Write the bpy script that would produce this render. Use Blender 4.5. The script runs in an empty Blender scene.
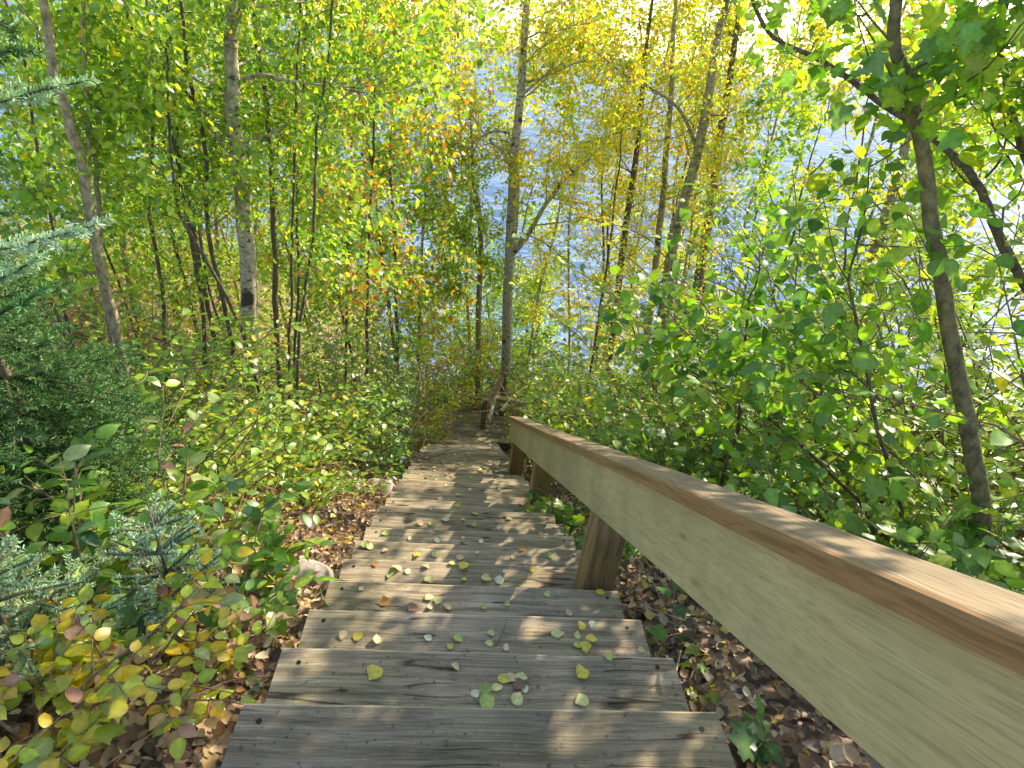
import bpy, math, random
import numpy as np
from mathutils import Vector

# ------------------------------------------------------------------ camera, world, sun, exposure
scene = bpy.context.scene
COL = scene.collection
FPX, PITCH, ROLL, YAW = 599.5, 0.5177, 0.1172, 0.1021
CAM = np.array([-0.1298, -0.9251, 1.4894])
fwd = np.array([math.sin(YAW) * math.cos(PITCH), math.cos(YAW) * math.cos(PITCH), -math.sin(PITCH)])
rgt0 = np.array([math.cos(YAW), -math.sin(YAW), 0.0])
up0 = np.cross(rgt0, fwd)
RGT = rgt0 * math.cos(ROLL) + up0 * math.sin(ROLL)
UPV = up0 * math.cos(ROLL) - rgt0 * math.sin(ROLL)
cam_data = bpy.data.cameras.new('camera')
cam_data.sensor_width = 36.0
cam_data.lens = 36.0 * FPX / 1024.0
cam_data.clip_start = 0.05
cam_data.clip_end = 3000.0
cam = bpy.data.objects.new('camera', cam_data)
COL.objects.link(cam)
from mathutils import Matrix
cam.matrix_world = Matrix(((RGT[0], UPV[0], -fwd[0], CAM[0]), (RGT[1], UPV[1], -fwd[1], CAM[1]),
                           (RGT[2], UPV[2], -fwd[2], CAM[2]), (0, 0, 0, 1)))
scene.camera = cam

SUN_AZ, SUN_EL = math.radians(50), math.radians(33)     # azimuth from +Y towards +X
world = bpy.data.worlds.new('World')
scene.world = world
world.use_nodes = True
wn = world.node_tree.nodes
wl = world.node_tree.links
sky = wn.new('ShaderNodeTexSky')
sky.sky_type = 'NISHITA'
sky.sun_disc = False
sky.sun_elevation = SUN_EL
sky.sun_rotation = SUN_AZ
wn['Background'].inputs['Strength'].default_value = 0.15
wl.new(sky.outputs[0], wn['Background'].inputs['Color'])
sd = bpy.data.lights.new('sun', 'SUN')
sd.energy = 3.4
sd.angle = math.radians(0.53)
sd.color = (1.0, 0.93, 0.80)
sun = bpy.data.objects.new('sun', sd)
COL.objects.link(sun)
SDIR = Vector((math.sin(SUN_AZ) * math.cos(SUN_EL), math.cos(SUN_AZ) * math.cos(SUN_EL), math.sin(SUN_EL)))
sun.rotation_euler = SDIR.to_track_quat('Z', 'Y').to_euler()
sun.location = SDIR * 60
scene.view_settings.view_transform = 'Standard'
scene.view_settings.look = 'None'
scene.view_settings.gamma = 1.0
scene.view_settings.exposure = 1.6
scene.view_settings.use_white_balance = True
scene.view_settings.white_balance_temperature = 7400
scene.view_settings.white_balance_tint = 8
scene.render.engine = 'CYCLES'
scene.cycles.max_bounces = 7
scene.cycles.diffuse_bounces = 3
scene.cycles.transmission_bounces = 5
scene.cycles.glossy_bounces = 2

rng = np.random.default_rng(11)
random.seed(5)

# ------------------------------------------------------------------ helpers
def ray(px, py):
    return fwd + RGT * ((px - 512) / FPX) - UPV * ((py - 384) / FPX)

def at(px, py, r):
    """point on the sight line at horizontal distance r from the viewpoint"""
    d = ray(px, py)
    return CAM + d * (r / math.hypot(d[0], d[1]))

def project(P):
    d = np.asarray(P) - CAM
    z = d @ fwd
    return 512 + FPX * (d @ RGT) / z, 384 - FPX * (d @ UPV) / z, z

RISE, RUN = 0.1723, 0.285
SL = RISE / RUN
HW = 0.61
LAKE = -19.0

def sstep(a, b, x):
    t = np.clip((x - a) / (b - a), 0, 1)
    return t * t * (3 - 2 * t)

def terrain(x, y):
    x = np.asarray(x, float); y = np.asarray(y, float)
    L = sstep(1.5, 11, -x)
    R = sstep(3, 12, x)
    s = SL - 0.27 * L + 0.03 * R
    yy = np.where(y < -0.3, -0.3 + 0.1 * (y + 0.3), y)
    z = -s * yy - 0.10
    yf = np.where(y > 24, y - 24, 0)
    z = z + 0.15 * L * yf * 0
    side = sstep(0.55, 0.95, np.abs(x))
    z = z - 0.15 * (1 - side)
    z = z + side * (0.05 * np.sin(2.1 * x + 1.3 * y) + 0.035 * np.sin(4.3 * x - 3.1 * y + 1) + 0.03 * np.sin(7.7 * y + 5.1 * x)
                    + 0.14 * np.sin(0.55 * x + 0.9 * y + 2) * sstep(1.5, 5, np.abs(x)))
    # levelled ground round the lower landing
    m = sstep(7.0, 8.0, y) * (1 - sstep(9.4, 10.6, y)) * (1 - sstep(1.2, 2.2, np.abs(x - 0.1)))
    z = z * (1 - m) + m * (-28 * RISE - 0.22)
    return z

def link(name, mesh, parent=None):
    o = bpy.data.objects.new(name, mesh)
    COL.objects.link(o)
    if parent is not None:
        o.parent = parent
    return o

def mesh_from(name, V, F, mats, mi=None, col=None, smooth=False):
    me = bpy.data.meshes.new(name)
    me.from_pydata([tuple(v) for v in V], [], F)
    for m in (mats if isinstance(mats, (list, tuple)) else [mats]):
        me.materials.append(m)
    if mi is not None:
        me.polygons.foreach_set('material_index', np.asarray(mi, np.int32))
    if smooth:
        me.polygons.foreach_set('use_smooth', np.ones(len(F), bool))
    me.update()
    return me

def empty(name, loc, label=None, cat=None, group=None, kind=None):
    o = bpy.data.objects.new(name, None)
    COL.objects.link(o)
    o.location = tuple(float(c) for c in loc)
    o.empty_display_size = 0.1
    return tag(o, label, cat, group, kind)

def tag(o, label=None, cat=None, group=None, kind=None):
    if label: o['label'] = label
    if cat: o['category'] = cat
    if group: o['group'] = group
    if kind: o['kind'] = kind
    return o

class MB:
    """collects shapes into one mesh"""
    def __init__(self):
        self.V, self.F, self.M, self.S = [], [], [], []
    def add(self, V, F, m=0):
        b = len(self.V)
        self.V += [tuple(float(c) for c in v) for v in V]
        self.F += [tuple(i + b for i in f) for f in F]
        self.M += [m] * len(F)
    def tube(self, pts, rad, n=7, m=0, cap=True):
        pts = np.asarray(pts, float)
        k = len(pts)
        T = np.gradient(pts, axis=0)
        T /= np.linalg.norm(T, axis=1)[:, None] + 1e-9
        ref = np.array([1.0, 0.05, 0.02]) if abs(T[0][0]) < 0.8 else np.array([0.02, 1.0, 0.05])
        V = []
        a = np.arange(n) * 2 * np.pi / n
        for i in range(k):
            u = ref - T[i] * (ref @ T[i])
            u /= np.linalg.norm(u) + 1e-9
            w = np.cross(T[i], u)
            r = rad[i]
            V.append(pts[i] + r * (np.cos(a)[:, None] * u + np.sin(a)[:, None] * w))
        V = np.concatenate(V)
        F = []
        for i in range(k - 1):
            for j in range(n):
                F.append((i * n + j, i * n + (j + 1) % n, (i + 1) * n + (j + 1) % n, (i + 1) * n + j))
        if cap:
            F.append(tuple(range(n - 1, -1, -1)))
            F.append(tuple((k - 1) * n + j for j in range(n)))
        self.add(V, F, m)
    def build(self, name, mats, parent=None, smooth=False, origin=None):
        V = self.V
        if origin is not None:
            V = [(v[0] - origin[0], v[1] - origin[1], v[2] - origin[2]) for v in V]
        me = mesh_from(name, V, self.F, mats, self.M, smooth=smooth)
        return link(name, me, parent)

# leaf templates: (verts (n,3): x across, y along, z up; faces)
def tmpl_diamond():
    V = [(0, 0, 0), (0.30, 0.42, 0.07), (0, 1, -0.06), (-0.30, 0.42, 0.07), (0, 0.5, 0)]
    return np.array(V), [(0, 1, 2, 4), (0, 4, 2, 3)]

def tmpl_half(prof, fold=0.16, curl=-0.16, stalk=0.12):
    """leaf of two halves folded on the midrib; prof = [(t, halfwidth)]"""
    rib = [(0, 0.0, 0)]
    L, R = [], []
    for t, w in prof:
        z = curl * t * t
        rib.append((0, t, z))
        R.append((w, t - 0.03, z + fold * w))
        L.append((-w, t - 0.03, z + fold * w))
    tip = (0, 1.0, curl * 1.05)
    n = len(prof)
    V = rib + R + L + [tip] + [(0.008, -stalk, -0.01), (-0.008, -stalk, -0.01)]
    ti = 3 * n + 1
    F = []
    F.append((0, 1 + n, 1)); F.append((0, 1, 1 + 2 * n))
    for i in range(n - 1):
        F.append((1 + i, 1 + n + i, 2 + n + i, 2 + i))
        F.append((1 + i, 2 + i, 2 + 2 * n + i, 1 + 2 * n + i))
    F.append((n, 2 * n, ti)); F.append((n, ti, 3 * n))
    F.append((0, ti + 2, ti + 1))
    return np.array(V), F

OVAL = tmpl_half([(0.06, 0.10), (0.18, 0.20), (0.34, 0.265), (0.5, 0.28), (0.66, 0.25), (0.8, 0.17), (0.91, 0.075)], fold=.22, curl=-.2)
OVALW = tmpl_half([(0.05, 0.13), (0.17, 0.27), (0.34, 0.345), (0.5, 0.35), (0.66, 0.30), (0.8, 0.20), (0.91, 0.085)], fold=.22, curl=-.22)
LITT = tmpl_half([(0.12, 0.24), (0.4, 0.40), (0.72, 0.28)], fold=.45, curl=.25)
OVAL_LO = tmpl_half([(0.3, 0.30), (0.68, 0.24)])
ROUND = tmpl_half([(0.06, 0.22), (0.24, 0.42), (0.5, 0.47), (0.76, 0.32), (0.92, 0.12)], fold=0.12, curl=-0.1, stalk=0.4)
DIA = tmpl_diamond()

def tmpl_maple():
    out = [(0.0, 0.0), (0.22, -0.10), (0.42, 0.02), (0.34, 0.20), (0.58, 0.42), (0.44, 0.50), (0.40, 0.66),
           (0.24, 0.60), (0.16, 0.84), (0.0, 1.08)]
    pts = out + [(-x, y) for x, y in out[-2:0:-1]]
    V = [(0, 0.38, 0.0)] + [(x, y, 0.07 * abs(x) - 0.12 * y * y + 0.03 * math.sin(9 * y)) for x, y in pts]
    n = len(pts)
    F = [(0, 1 + i, 1 + (i + 1) % n) for i in range(n)]
    return np.array(V), F
MAPLE = tmpl_maple()

def unit(v):
    return v / (np.linalg.norm(v, axis=-1, keepdims=True) + 1e-9)

def leaf_mesh(name, P, D, N, S, C, tmpl, mats, stems=None):
    """one mesh of many leaves; C per-leaf colour. Optional stems MB appended with material 1"""
    P, D, N = map(lambda a: np.asarray(a, float), (P, D, N))
    S = np.asarray(S, float); C = np.asarray(C, float)
    TV, TF = tmpl
    D = unit(D)
    X = unit(np.cross(D, N))
    N2 = np.cross(X, D)
    k, m = len(P), len(TV)
    V = P[:, None, :] + S[:, None, None] * (TV[None, :, 0:1] * X[:, None, :] + TV[None, :, 1:2] * D[:, None, :] + TV[None, :, 2:3] * N2[:, None, :])
    V = V.reshape(-1, 3)
    li, ls, mi = [], [], []
    off = (np.arange(k) * m)
    starts = []
    # group faces by leaf
    flat = np.concatenate([np.array(f) for f in TF]); sizes = np.array([len(f) for f in TF])
    LI = (flat[None, :] + off[:, None]).reshape(-1)
    LS = np.tile(sizes, k)
    MI = np.zeros(len(LS), np.int32)
    vt = np.where(np.abs(TV[:, 0]) < 0.002, 1.22, 1.0)            # paler midrib
    CC = np.clip((C[:, None, :] * vt[None, :, None]).reshape(-1, 3), 0, .8)
    if stems is not None and stems.V:
        sv = np.array(stems.V); b = len(V)
        V = np.concatenate([V, sv])
        LI = np.concatenate([LI, np.concatenate([np.array(f) for f in stems.F]) + b])
        s2 = np.array([len(f) for f in stems.F])
        LS = np.concatenate([LS, s2]); MI = np.concatenate([MI, np.ones(len(s2), np.int32)])
        CC = np.concatenate([CC, np.tile([[0.1, 0.07, 0.05]], (len(sv), 1))])
    me = bpy.data.meshes.new(name)
    me.vertices.add(len(V)); me.vertices.foreach_set('co', V.astype(np.float32).ravel())
    me.loops.add(len(LI)); me.loops.foreach_set('vertex_index', LI.astype(np.int32))
    me.polygons.add(len(LS))
    st = np.concatenate([[0], np.cumsum(LS)[:-1]])
    me.polygons.foreach_set('loop_start', st.astype(np.int32))
    try: me.polygons.foreach_set('loop_total', LS.astype(np.int32))
    except Exception: pass
    for mt in mats: me.materials.append(mt)
    me.polygons.foreach_set('material_index', MI)
    at_ = me.color_attributes.new('leafcol', 'FLOAT_COLOR', 'POINT')
    at_.data.foreach_set('color', np.concatenate([CC, np.ones((len(CC), 1))], axis=1).astype(np.float32).ravel())
    me.update(calc_edges=True)
    return me

# ------------------------------------------------------------------ materials
def mat(name):
    m = bpy.data.materials.new(name); m.use_nodes = True
    return m, m.node_tree.nodes, m.node_tree.links, m.node_tree.nodes['Principled BSDF']

def leaf_material(name, trans=0.5, gloss=0.035, rough=0.4):
    m, n, l, p = mat(name)
    out = n['Material Output']
    n.remove(p)
    a = n.new('ShaderNodeAttribute'); a.attribute_name = 'leafcol'
    d = n.new('ShaderNodeBsdfDiffuse'); t = n.new('ShaderNodeBsdfTranslucent'); g = n.new('ShaderNodeBsdfGlossy')
    g.inputs['Roughness'].default_value = rough
    g.inputs['Color'].default_value = (0.9, 0.95, 1, 1)
    tc = n.new('ShaderNodeTexCoord'); nz = n.new('ShaderNodeTexNoise'); nz.inputs['Scale'].default_value = 60
    l.new(tc.outputs['Object'], nz.inputs['Vector'])
    mp = n.new('ShaderNodeMapRange'); mp.inputs['From Min'].default_value = 0.3; mp.inputs['From Max'].default_value = 0.7
    mp.inputs['To Min'].default_value = 0.8; mp.inputs['To Max'].default_value = 1.15
    l.new(nz.outputs[0], mp.inputs[0])
    mc = n.new('ShaderNodeVectorMath'); mc.operation = 'SCALE'
    l.new(a.outputs['Color'], mc.inputs[0]); l.new(mp.outputs[0], mc.inputs['Scale'])
    l.new(mc.outputs[0], d.inputs['Color'])
    # light through a leaf comes out yellower
    tr = n.new('ShaderNodeVectorMath'); tr.operation = 'MULTIPLY'
    tr.inputs[1].default_value = (1.75, 1.8, 0.8)
    l.new(mc.outputs[0], tr.inputs[0]); l.new(tr.outputs[0], t.inputs['Color'])
    m1 = n.new('ShaderNodeMixShader'); m1.inputs[0].default_value = trans
    l.new(d.outputs[0], m1.inputs[1]); l.new(t.outputs[0], m1.inputs[2])
    m2 = n.new('ShaderNodeMixShader'); m2.inputs[0].default_value = gloss
    l.new(m1.outputs[0], m2.inputs[1]); l.new(g.outputs[0], m2.inputs[2])
    l.new(m2.outputs[0], out.inputs['Surface'])
    return m

def ramp(n, l, src, stops):
    r = n.new('ShaderNodeValToRGB')
    e = r.color_ramp.elements
    while len(e) < len(stops): e.new(0.5)
    for k, (pos, c) in enumerate(stops):
        e[k].position = pos; e[k].color = (*c, 1)
    l.new(src, r.inputs[0])
    return r

def bark_material(name, c1, c2, scale=(5, 5, 3), rough=0.9, bands=None):
    m, n, l, p = mat(name)
    tc = n.new('ShaderNodeTexCoord'); mp = n.new('ShaderNodeMapping'); mp.inputs['Scale'].default_value = scale
    l.new(tc.outputs['Object'], mp.inputs[0])
    nz = n.new('ShaderNodeTexNoise'); nz.inputs['Scale'].default_value = 6; nz.inputs['Detail'].default_value = 6
    nz.inputs['Roughness'].default_value = 0.7
    l.new(mp.outputs[0], nz.inputs['Vector'])
    r = ramp(n, l, nz.outputs[0], [(0.34, c1), (0.62, c2)])
    colo = r.outputs[0]
    if bands:
        mp2 = n.new('ShaderNodeMapping'); mp2.inputs['Scale'].default_value = (9, 9, 26)
        l.new(tc.outputs['Object'], mp2.inputs[0])
        n2 = n.new('ShaderNodeTexNoise'); n2.inputs['Scale'].default_value = 1.6; n2.inputs['Detail'].default_value = 4
        l.new(mp2.outputs[0], n2.inputs['Vector'])
        r2 = ramp(n, l, n2.outputs[0], [(0.57, (0, 0, 0)), (0.64, (0.85, 0.85, 0.85))])
        mx = n.new('ShaderNodeMix'); mx.data_type = 'RGBA'
        l.new(r2.outputs[0], mx.inputs[0]); l.new(colo, mx.inputs[6]); mx.inputs[7].default_value = (*bands, 1)
        n3 = n.new('ShaderNodeTexNoise'); n3.inputs['Scale'].default_value = 4.5; n3.inputs['Detail'].default_value = 3
        l.new(tc.outputs['Object'], n3.inputs['Vector'])
        r3 = ramp(n, l, n3.outputs[0], [(0.6, (0, 0, 0)), (0.66, (1, 1, 1))])
        m3 = n.new('ShaderNodeMix'); m3.data_type = 'RGBA'
        l.new(r3.outputs[0], m3.inputs[0]); l.new(mx.outputs[2], m3.inputs[6]); m3.inputs[7].default_value = (bands[0] * 1.5, bands[1] * 1.5, bands[2] * 1.5, 1)
        colo = m3.outputs[2]
    l.new(colo, p.inputs['Base Color'])
    p.inputs['Roughness'].default_value = rough
    b = n.new('ShaderNodeBump'); b.inputs['Strength'].default_value = 0.5; b.inputs['Distance'].default_value = 0.01
    l.new(nz.outputs[0], b.inputs['Height']); l.new(b.outputs[0], p.inputs['Normal'])
    return m

def wood_material(name, dark, mid, light, axis='X', grain=1.0, rough=0.75, knots=True, bump=0.35, rot=0.0, patch=0.5, wander=1.6, soft=.7, cracks=False, kscale=1.3):
    m, n, l, p = mat(name)
    tc = n.new('ShaderNodeTexCoord')
    oi = n.new('ShaderNodeObjectInfo')
    rt = n.new('ShaderNodeMapping'); rt.inputs['Rotation'].default_value = (rot, 0, 0)
    l.new(tc.outputs['Object'], rt.inputs[0])
    off = n.new('ShaderNodeVectorMath'); off.operation = 'ADD'
    sc_ = n.new('ShaderNodeVectorMath'); sc_.operation = 'SCALE'; sc_.inputs[0].default_value = (13, 7, 5)
    l.new(oi.outputs['Random'], sc_.inputs['Scale'])
    l.new(rt.outputs[0], off.inputs[0]); l.new(sc_.outputs[0], off.inputs[1])
    mp = n.new('ShaderNodeMapping')
    mp.inputs['Scale'].default_value = {'X': (1.1, 22, 22), 'Y': (22, 1.1, 22), 'Z': (22, 22, 1.1)}[axis]
    l.new(off.outputs[0], mp.inputs[0])
    # wander of the grain
    wz = n.new('ShaderNodeTexNoise'); wz.inputs['Scale'].default_value = 2.0; wz.inputs['Detail'].default_value = 2
    l.new(off.outputs[0], wz.inputs['Vector'])
    wv = n.new('ShaderNodeVectorMath'); wv.operation = 'SCALE'; wv.inputs['Scale'].default_value = wander
    l.new(wz.outputs['Color'], wv.inputs[0])
    ad = n.new('ShaderNodeVectorMath'); ad.operation = 'ADD'
    l.new(mp.outputs[0], ad.inputs[0]); l.new(wv.outputs[0], ad.inputs[1])
    g1 = n.new('ShaderNodeTexNoise'); g1.inputs['Scale'].default_value = 1.1 * grain; g1.inputs['Detail'].default_value = 7; g1.inputs['Roughness'].default_value = 0.66
    l.new(ad.outputs[0], g1.inputs['Vector'])
    g2 = n.new('ShaderNodeTexNoise'); g2.inputs['Scale'].default_value = 5.5 * grain; g2.inputs['Detail'].default_value = 4
    l.new(ad.outputs[0], g2.inputs['Vector'])
    r = ramp(n, l, g1.outputs[0], [(0.28, dark), (0.5, mid), (0.72, light)])
    r2 = ramp(n, l, g2.outputs[0], [(0.36, (0.55, 0.55, 0.55)), (0.5, (1, 1, 1))])
    mx = n.new('ShaderNodeMix'); mx.data_type = 'RGBA'; mx.blend_type = 'MULTIPLY'; mx.inputs[0].default_value = soft
    l.new(r.outputs[0], mx.inputs[6]); l.new(r2.outputs[0], mx.inputs[7])
    # broad damp / worn patches
    pz = n.new('ShaderNodeTexNoise'); pz.inputs['Scale'].default_value = 4.0; pz.inputs['Detail'].default_value = 5
    l.new(off.outputs[0], pz.inputs['Vector'])
    r3 = ramp(n, l, pz.outputs[0], [(0.35, (0.6, 0.62, 0.6)), (0.65, (1.1, 1.08, 1.02))])
    m2 = n.new('ShaderNodeMix'); m2.data_type = 'RGBA'; m2.blend_type = 'MULTIPLY'; m2.inputs[0].default_value = patch
    l.new(mx.outputs[2], m2.inputs[6]); l.new(r3.outputs[0], m2.inputs[7])
    col = m2.outputs[2]
    if cracks:
        ck = n.new('ShaderNodeMapping'); ck.inputs['Scale'].default_value = (0.9, 13, 13)
        l.new(off.outputs[0], ck.inputs[0])
        cn = n.new('ShaderNodeTexNoise'); cn.inputs['Scale'].default_value = 1.0; cn.inputs['Detail'].default_value = 2
        l.new(ck.outputs[0], cn.inputs['Vector'])
        r5 = ramp(n, l, cn.outputs[0], [(0.485, (1, 1, 1)), (0.497, (0.22, 0.19, 0.16)), (0.503, (0.22, 0.19, 0.16)), (0.515, (1, 1, 1))])
        gate = n.new('ShaderNodeTexNoise'); gate.inputs['Scale'].default_value = 3.0
        l.new(off.outputs[0], gate.inputs['Vector'])
        rg = ramp(n, l, gate.outputs[0], [(0.52, (0, 0, 0)), (0.56, (1, 1, 1))])
        mc_ = n.new('ShaderNodeMix'); mc_.data_type = 'RGBA'; mc_.blend_type = 'MULTIPLY'
        l.new(rg.outputs[0], mc_.inputs[0]); l.new(col, mc_.inputs[6]); l.new(r5.outputs[0], mc_.inputs[7])
        # green algae film, light scuffs and small dark specks
        al = n.new('ShaderNodeTexNoise'); al.inputs['Scale'].default_value = 2.6; al.inputs['Detail'].default_value = 5
        l.new(tc.outputs['Object'], al.inputs['Vector'])
        ra = ramp(n, l, al.outputs[0], [(0.42, (1, 1, 1)), (0.66, (0.86, 0.89, 0.76))])
        ma = n.new('ShaderNodeMix'); ma.data_type = 'RGBA'; ma.blend_type = 'MULTIPLY'; ma.inputs[0].default_value = 1
        l.new(mc_.outputs[2], ma.inputs[6]); l.new(ra.outputs[0], ma.inputs[7])
        sk = n.new('ShaderNodeTexNoise'); sk.inputs['Scale'].default_value = 70; sk.inputs['Detail'].default_value = 2
        l.new(off.outputs[0], sk.inputs['Vector'])
        rs = ramp(n, l, sk.outputs[0], [(0.27, (0.45, 0.42, 0.38)), (0.36, (1, 1, 1)), (0.66, (1, 1, 1)), (0.74, (1.35, 1.33, 1.28))])
        ms = n.new('ShaderNodeMix'); ms.data_type = 'RGBA'; ms.blend_type = 'MULTIPLY'; ms.inputs[0].default_value = 1
        l.new(ma.outputs[2], ms.inputs[6]); l.new(rs.outputs[0], ms.inputs[7])
        # board to board difference
        bv = n.new('ShaderNodeMapRange'); bv.inputs['To Min'].default_value = 0.70; bv.inputs['To Max'].default_value = 1.22
        l.new(oi.outputs['Random'], bv.inputs[0])
        mv = n.new('ShaderNodeVectorMath'); mv.operation = 'SCALE'
        l.new(ms.outputs[2], mv.inputs[0]); l.new(bv.outputs[0], mv.inputs['Scale'])
        col = mv.outputs[0]
    if knots:
        ks = n.new('ShaderNodeMapping')
        ks.inputs['Scale'].default_value = {'X': (1.5, 4.5, 4.5), 'Y': (4.5, 1.5, 4.5), 'Z': (4.5, 4.5, 1.5)}[axis]
        l.new(off.outputs[0], ks.inputs[0])
        vo = n.new('ShaderNodeTexVoronoi'); vo.inputs['Scale'].default_value = kscale
        l.new(ks.outputs[0], vo.inputs['Vector'])
        r4 = ramp(n, l, vo.outputs['Distance'], [(0.05, (0.35, 0.3, 0.24)), (0.10, (0.8, 0.76, 0.7)), (0.15, (1, 1, 1))])
        m3 = n.new('ShaderNodeMix'); m3.data_type = 'RGBA'; m3.blend_type = 'MULTIPLY'; m3.inputs[0].default_value = 0.8
        l.new(col, m3.inputs[6]); l.new(r4.outputs[0], m3.inputs[7])
        col = m3.outputs[2]
    l.new(col, p.inputs['Base Color'])
    p.inputs['Roughness'].default_value = rough
    b = n.new('ShaderNodeBump'); b.inputs['Strength'].default_value = bump; b.inputs['Distance'].default_value = 0.004
    ah = n.new('ShaderNodeMath'); ah.operation = 'ADD'
    l.new(g1.outputs[0], ah.inputs[0]); l.new(g2.outputs[0], ah.inputs[1])
    l.new(ah.outputs[0], b.inputs['Height']); l.new(b.outputs[0], p.inputs['Normal'])
    return m

M_LEAF = leaf_material('leaf_green')
M_LEAF_DRY = leaf_material('leaf_dry', trans=0.2, gloss=0.04, rough=0.6)
M_NEEDLE = leaf_material('spruce_needles', trans=0.15, gloss=0.03, rough=0.5)
M_BARK_DARK = bark_material('bark_dark', (0.045, 0.032, 0.024), (0.16, 0.12, 0.085))
M_BARK_GREY = bark_material('bark_grey', (0.11, 0.085, 0.055), (0.42, 0.34, 0.22))
M_BARK_TAN = bark_material('bark_tan', (0.16, 0.13, 0.06), (0.40, 0.34, 0.19), bands=(0.06, 0.05, 0.03))
M_BARK_BIRCH = bark_material('bark_birch', (0.20, 0.155, 0.09), (0.52, 0.46, 0.35), bands=(0.035, 0.028, 0.022))
M_BARK_BROWN = bark_material('bark_moss', (0.05, 0.045, 0.02), (0.20, 0.16, 0.07))
M_TWIG = bark_material('twig_brown', (0.10, 0.06, 0.04), (0.26, 0.18, 0.12))
M_TREAD = wood_material('weathered_tread_wood', (0.13, 0.096, 0.066), (0.325, 0.252, 0.178), (0.51, 0.42, 0.32), 'X', 1.5, 0.85, True, 0.8, wander=.8, patch=.9, cracks=True)
M_NOSE = wood_material('worn_lit_tread_edge', (0.22, 0.17, 0.12), (0.38, 0.305, 0.225), (0.50, 0.42, 0.32), 'X', 1.3, 0.8, False, 0.5)  # worn nosing; catch-light along its rounded edge is painted in as paler wood
RANG = math.atan(SL)
M_BOARD = wood_material('treated_rail_board', (0.36, 0.285, 0.14), (0.435, 0.355, 0.18), (0.49, 0.405, 0.22), 'Y', 3.0, 0.7, True, 0.12, rot=RANG, patch=0.45, wander=.3, soft=.5, kscale=2.1)
M_CAPTOP = wood_material('weathered_rail_cap', (0.09, 0.055, 0.028), (0.21, 0.145, 0.08), (0.30, 0.215, 0.125), 'Y', 2.4, 0.7, True, 0.5, rot=RANG, patch=0.3)
M_CAPEDGE = wood_material('stained_cap_edge', (0.17, 0.085, 0.03), (0.27, 0.145, 0.058), (0.32, 0.18, 0.08), 'Y', 1.2, 0.6, False, 0.15, rot=RANG, patch=0.2)
M_POST = wood_material('rail_post_wood', (0.16, 0.09, 0.035), (0.32, 0.20, 0.085), (0.42, 0.30, 0.14), 'Z', 0.9, 0.75, True, 0.3)
M_OLDRAIL = wood_material('old_brown_rail', (0.10, 0.05, 0.035), (0.22, 0.12, 0.085), (0.33, 0.2, 0.15), 'X', 0.9, 0.8, False, 0.3)
M_GREYRAIL = wood_material('old_grey_plank', (0.25, 0.24, 0.21), (0.42, 0.41, 0.37), (0.55, 0.54, 0.5), 'X', 0.9, 0.8, False, 0.3)
m_, n_, l_, p_ = mat('dark_screw'); p_.inputs['Base Color'].default_value = (0.02, 0.018, 0.015, 1); p_.inputs['Roughness'].default_value = 0.5; p_.inputs['Metallic'].default_value = 0.6
M_SCREW = m_

def ground_material():
    m, n, l, p = mat('leafy_soil')
    tc = n.new('ShaderNodeTexCoord')
    v = n.new('ShaderNodeTexVoronoi'); v.inputs['Scale'].default_value = 22
    w = n.new('ShaderNodeTexNoise'); w.inputs['Scale'].default_value = 9; w.inputs['Detail'].default_value = 3
    ad = n.new('ShaderNodeVectorMath'); ad.operation = 'ADD'
    l.new(tc.outputs['Object'], ad.inputs[0])
    sc_ = n.new('ShaderNodeVectorMath'); sc_.operation = 'SCALE'; sc_.inputs['Scale'].default_value = 0.12
    l.new(w.outputs['Color'], sc_.inputs[0]); l.new(sc_.outputs[0], ad.inputs[1]); l.new(tc.outputs['Object'], w.inputs['Vector'])
    l.new(ad.outputs[0], v.inputs['Vector'])
    sp = n.new('ShaderNodeSeparateColor'); l.new(v.outputs['Color'], sp.inputs[0])
    r = ramp(n, l, sp.outputs[0], [(0.0, (0.03, 0.02, 0.014)), (0.35, (0.10, 0.06, 0.045)), (0.6, (0.22, 0.13, 0.095)), (0.85, (0.34, 0.23, 0.17)), (1.0, (0.40, 0.28, 0.12))])
    nz = n.new('ShaderNodeTexNoise'); nz.inputs['Scale'].default_value = 1.3; nz.inputs['Detail'].default_value = 6
    l.new(tc.outputs['Object'], nz.inputs['Vector'])
    r2 = ramp(n, l, nz.outputs[0], [(0.35, (0.55, 0.5, 0.42)), (0.65, (1.1, 1.05, 1.0))])
    mx = n.new('ShaderNodeMix'); mx.data_type = 'RGBA'; mx.blend_type = 'MULTIPLY'; mx.inputs[0].default_value = 0.8
    l.new(r.outputs[0], mx.inputs[6]); l.new(r2.outputs[0], mx.inputs[7])
    l.new(mx.outputs[2], p.inputs['Base Color']); p.inputs['Roughness'].default_value = 0.95
    b = n.new('ShaderNodeBump'); b.inputs['Strength'].default_value = 0.8; b.inputs['Distance'].default_value = 0.02
    l.new(sp.outputs[0], b.inputs['Height']); l.new(b.outputs[0], p.inputs['Normal'])
    return m

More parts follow.
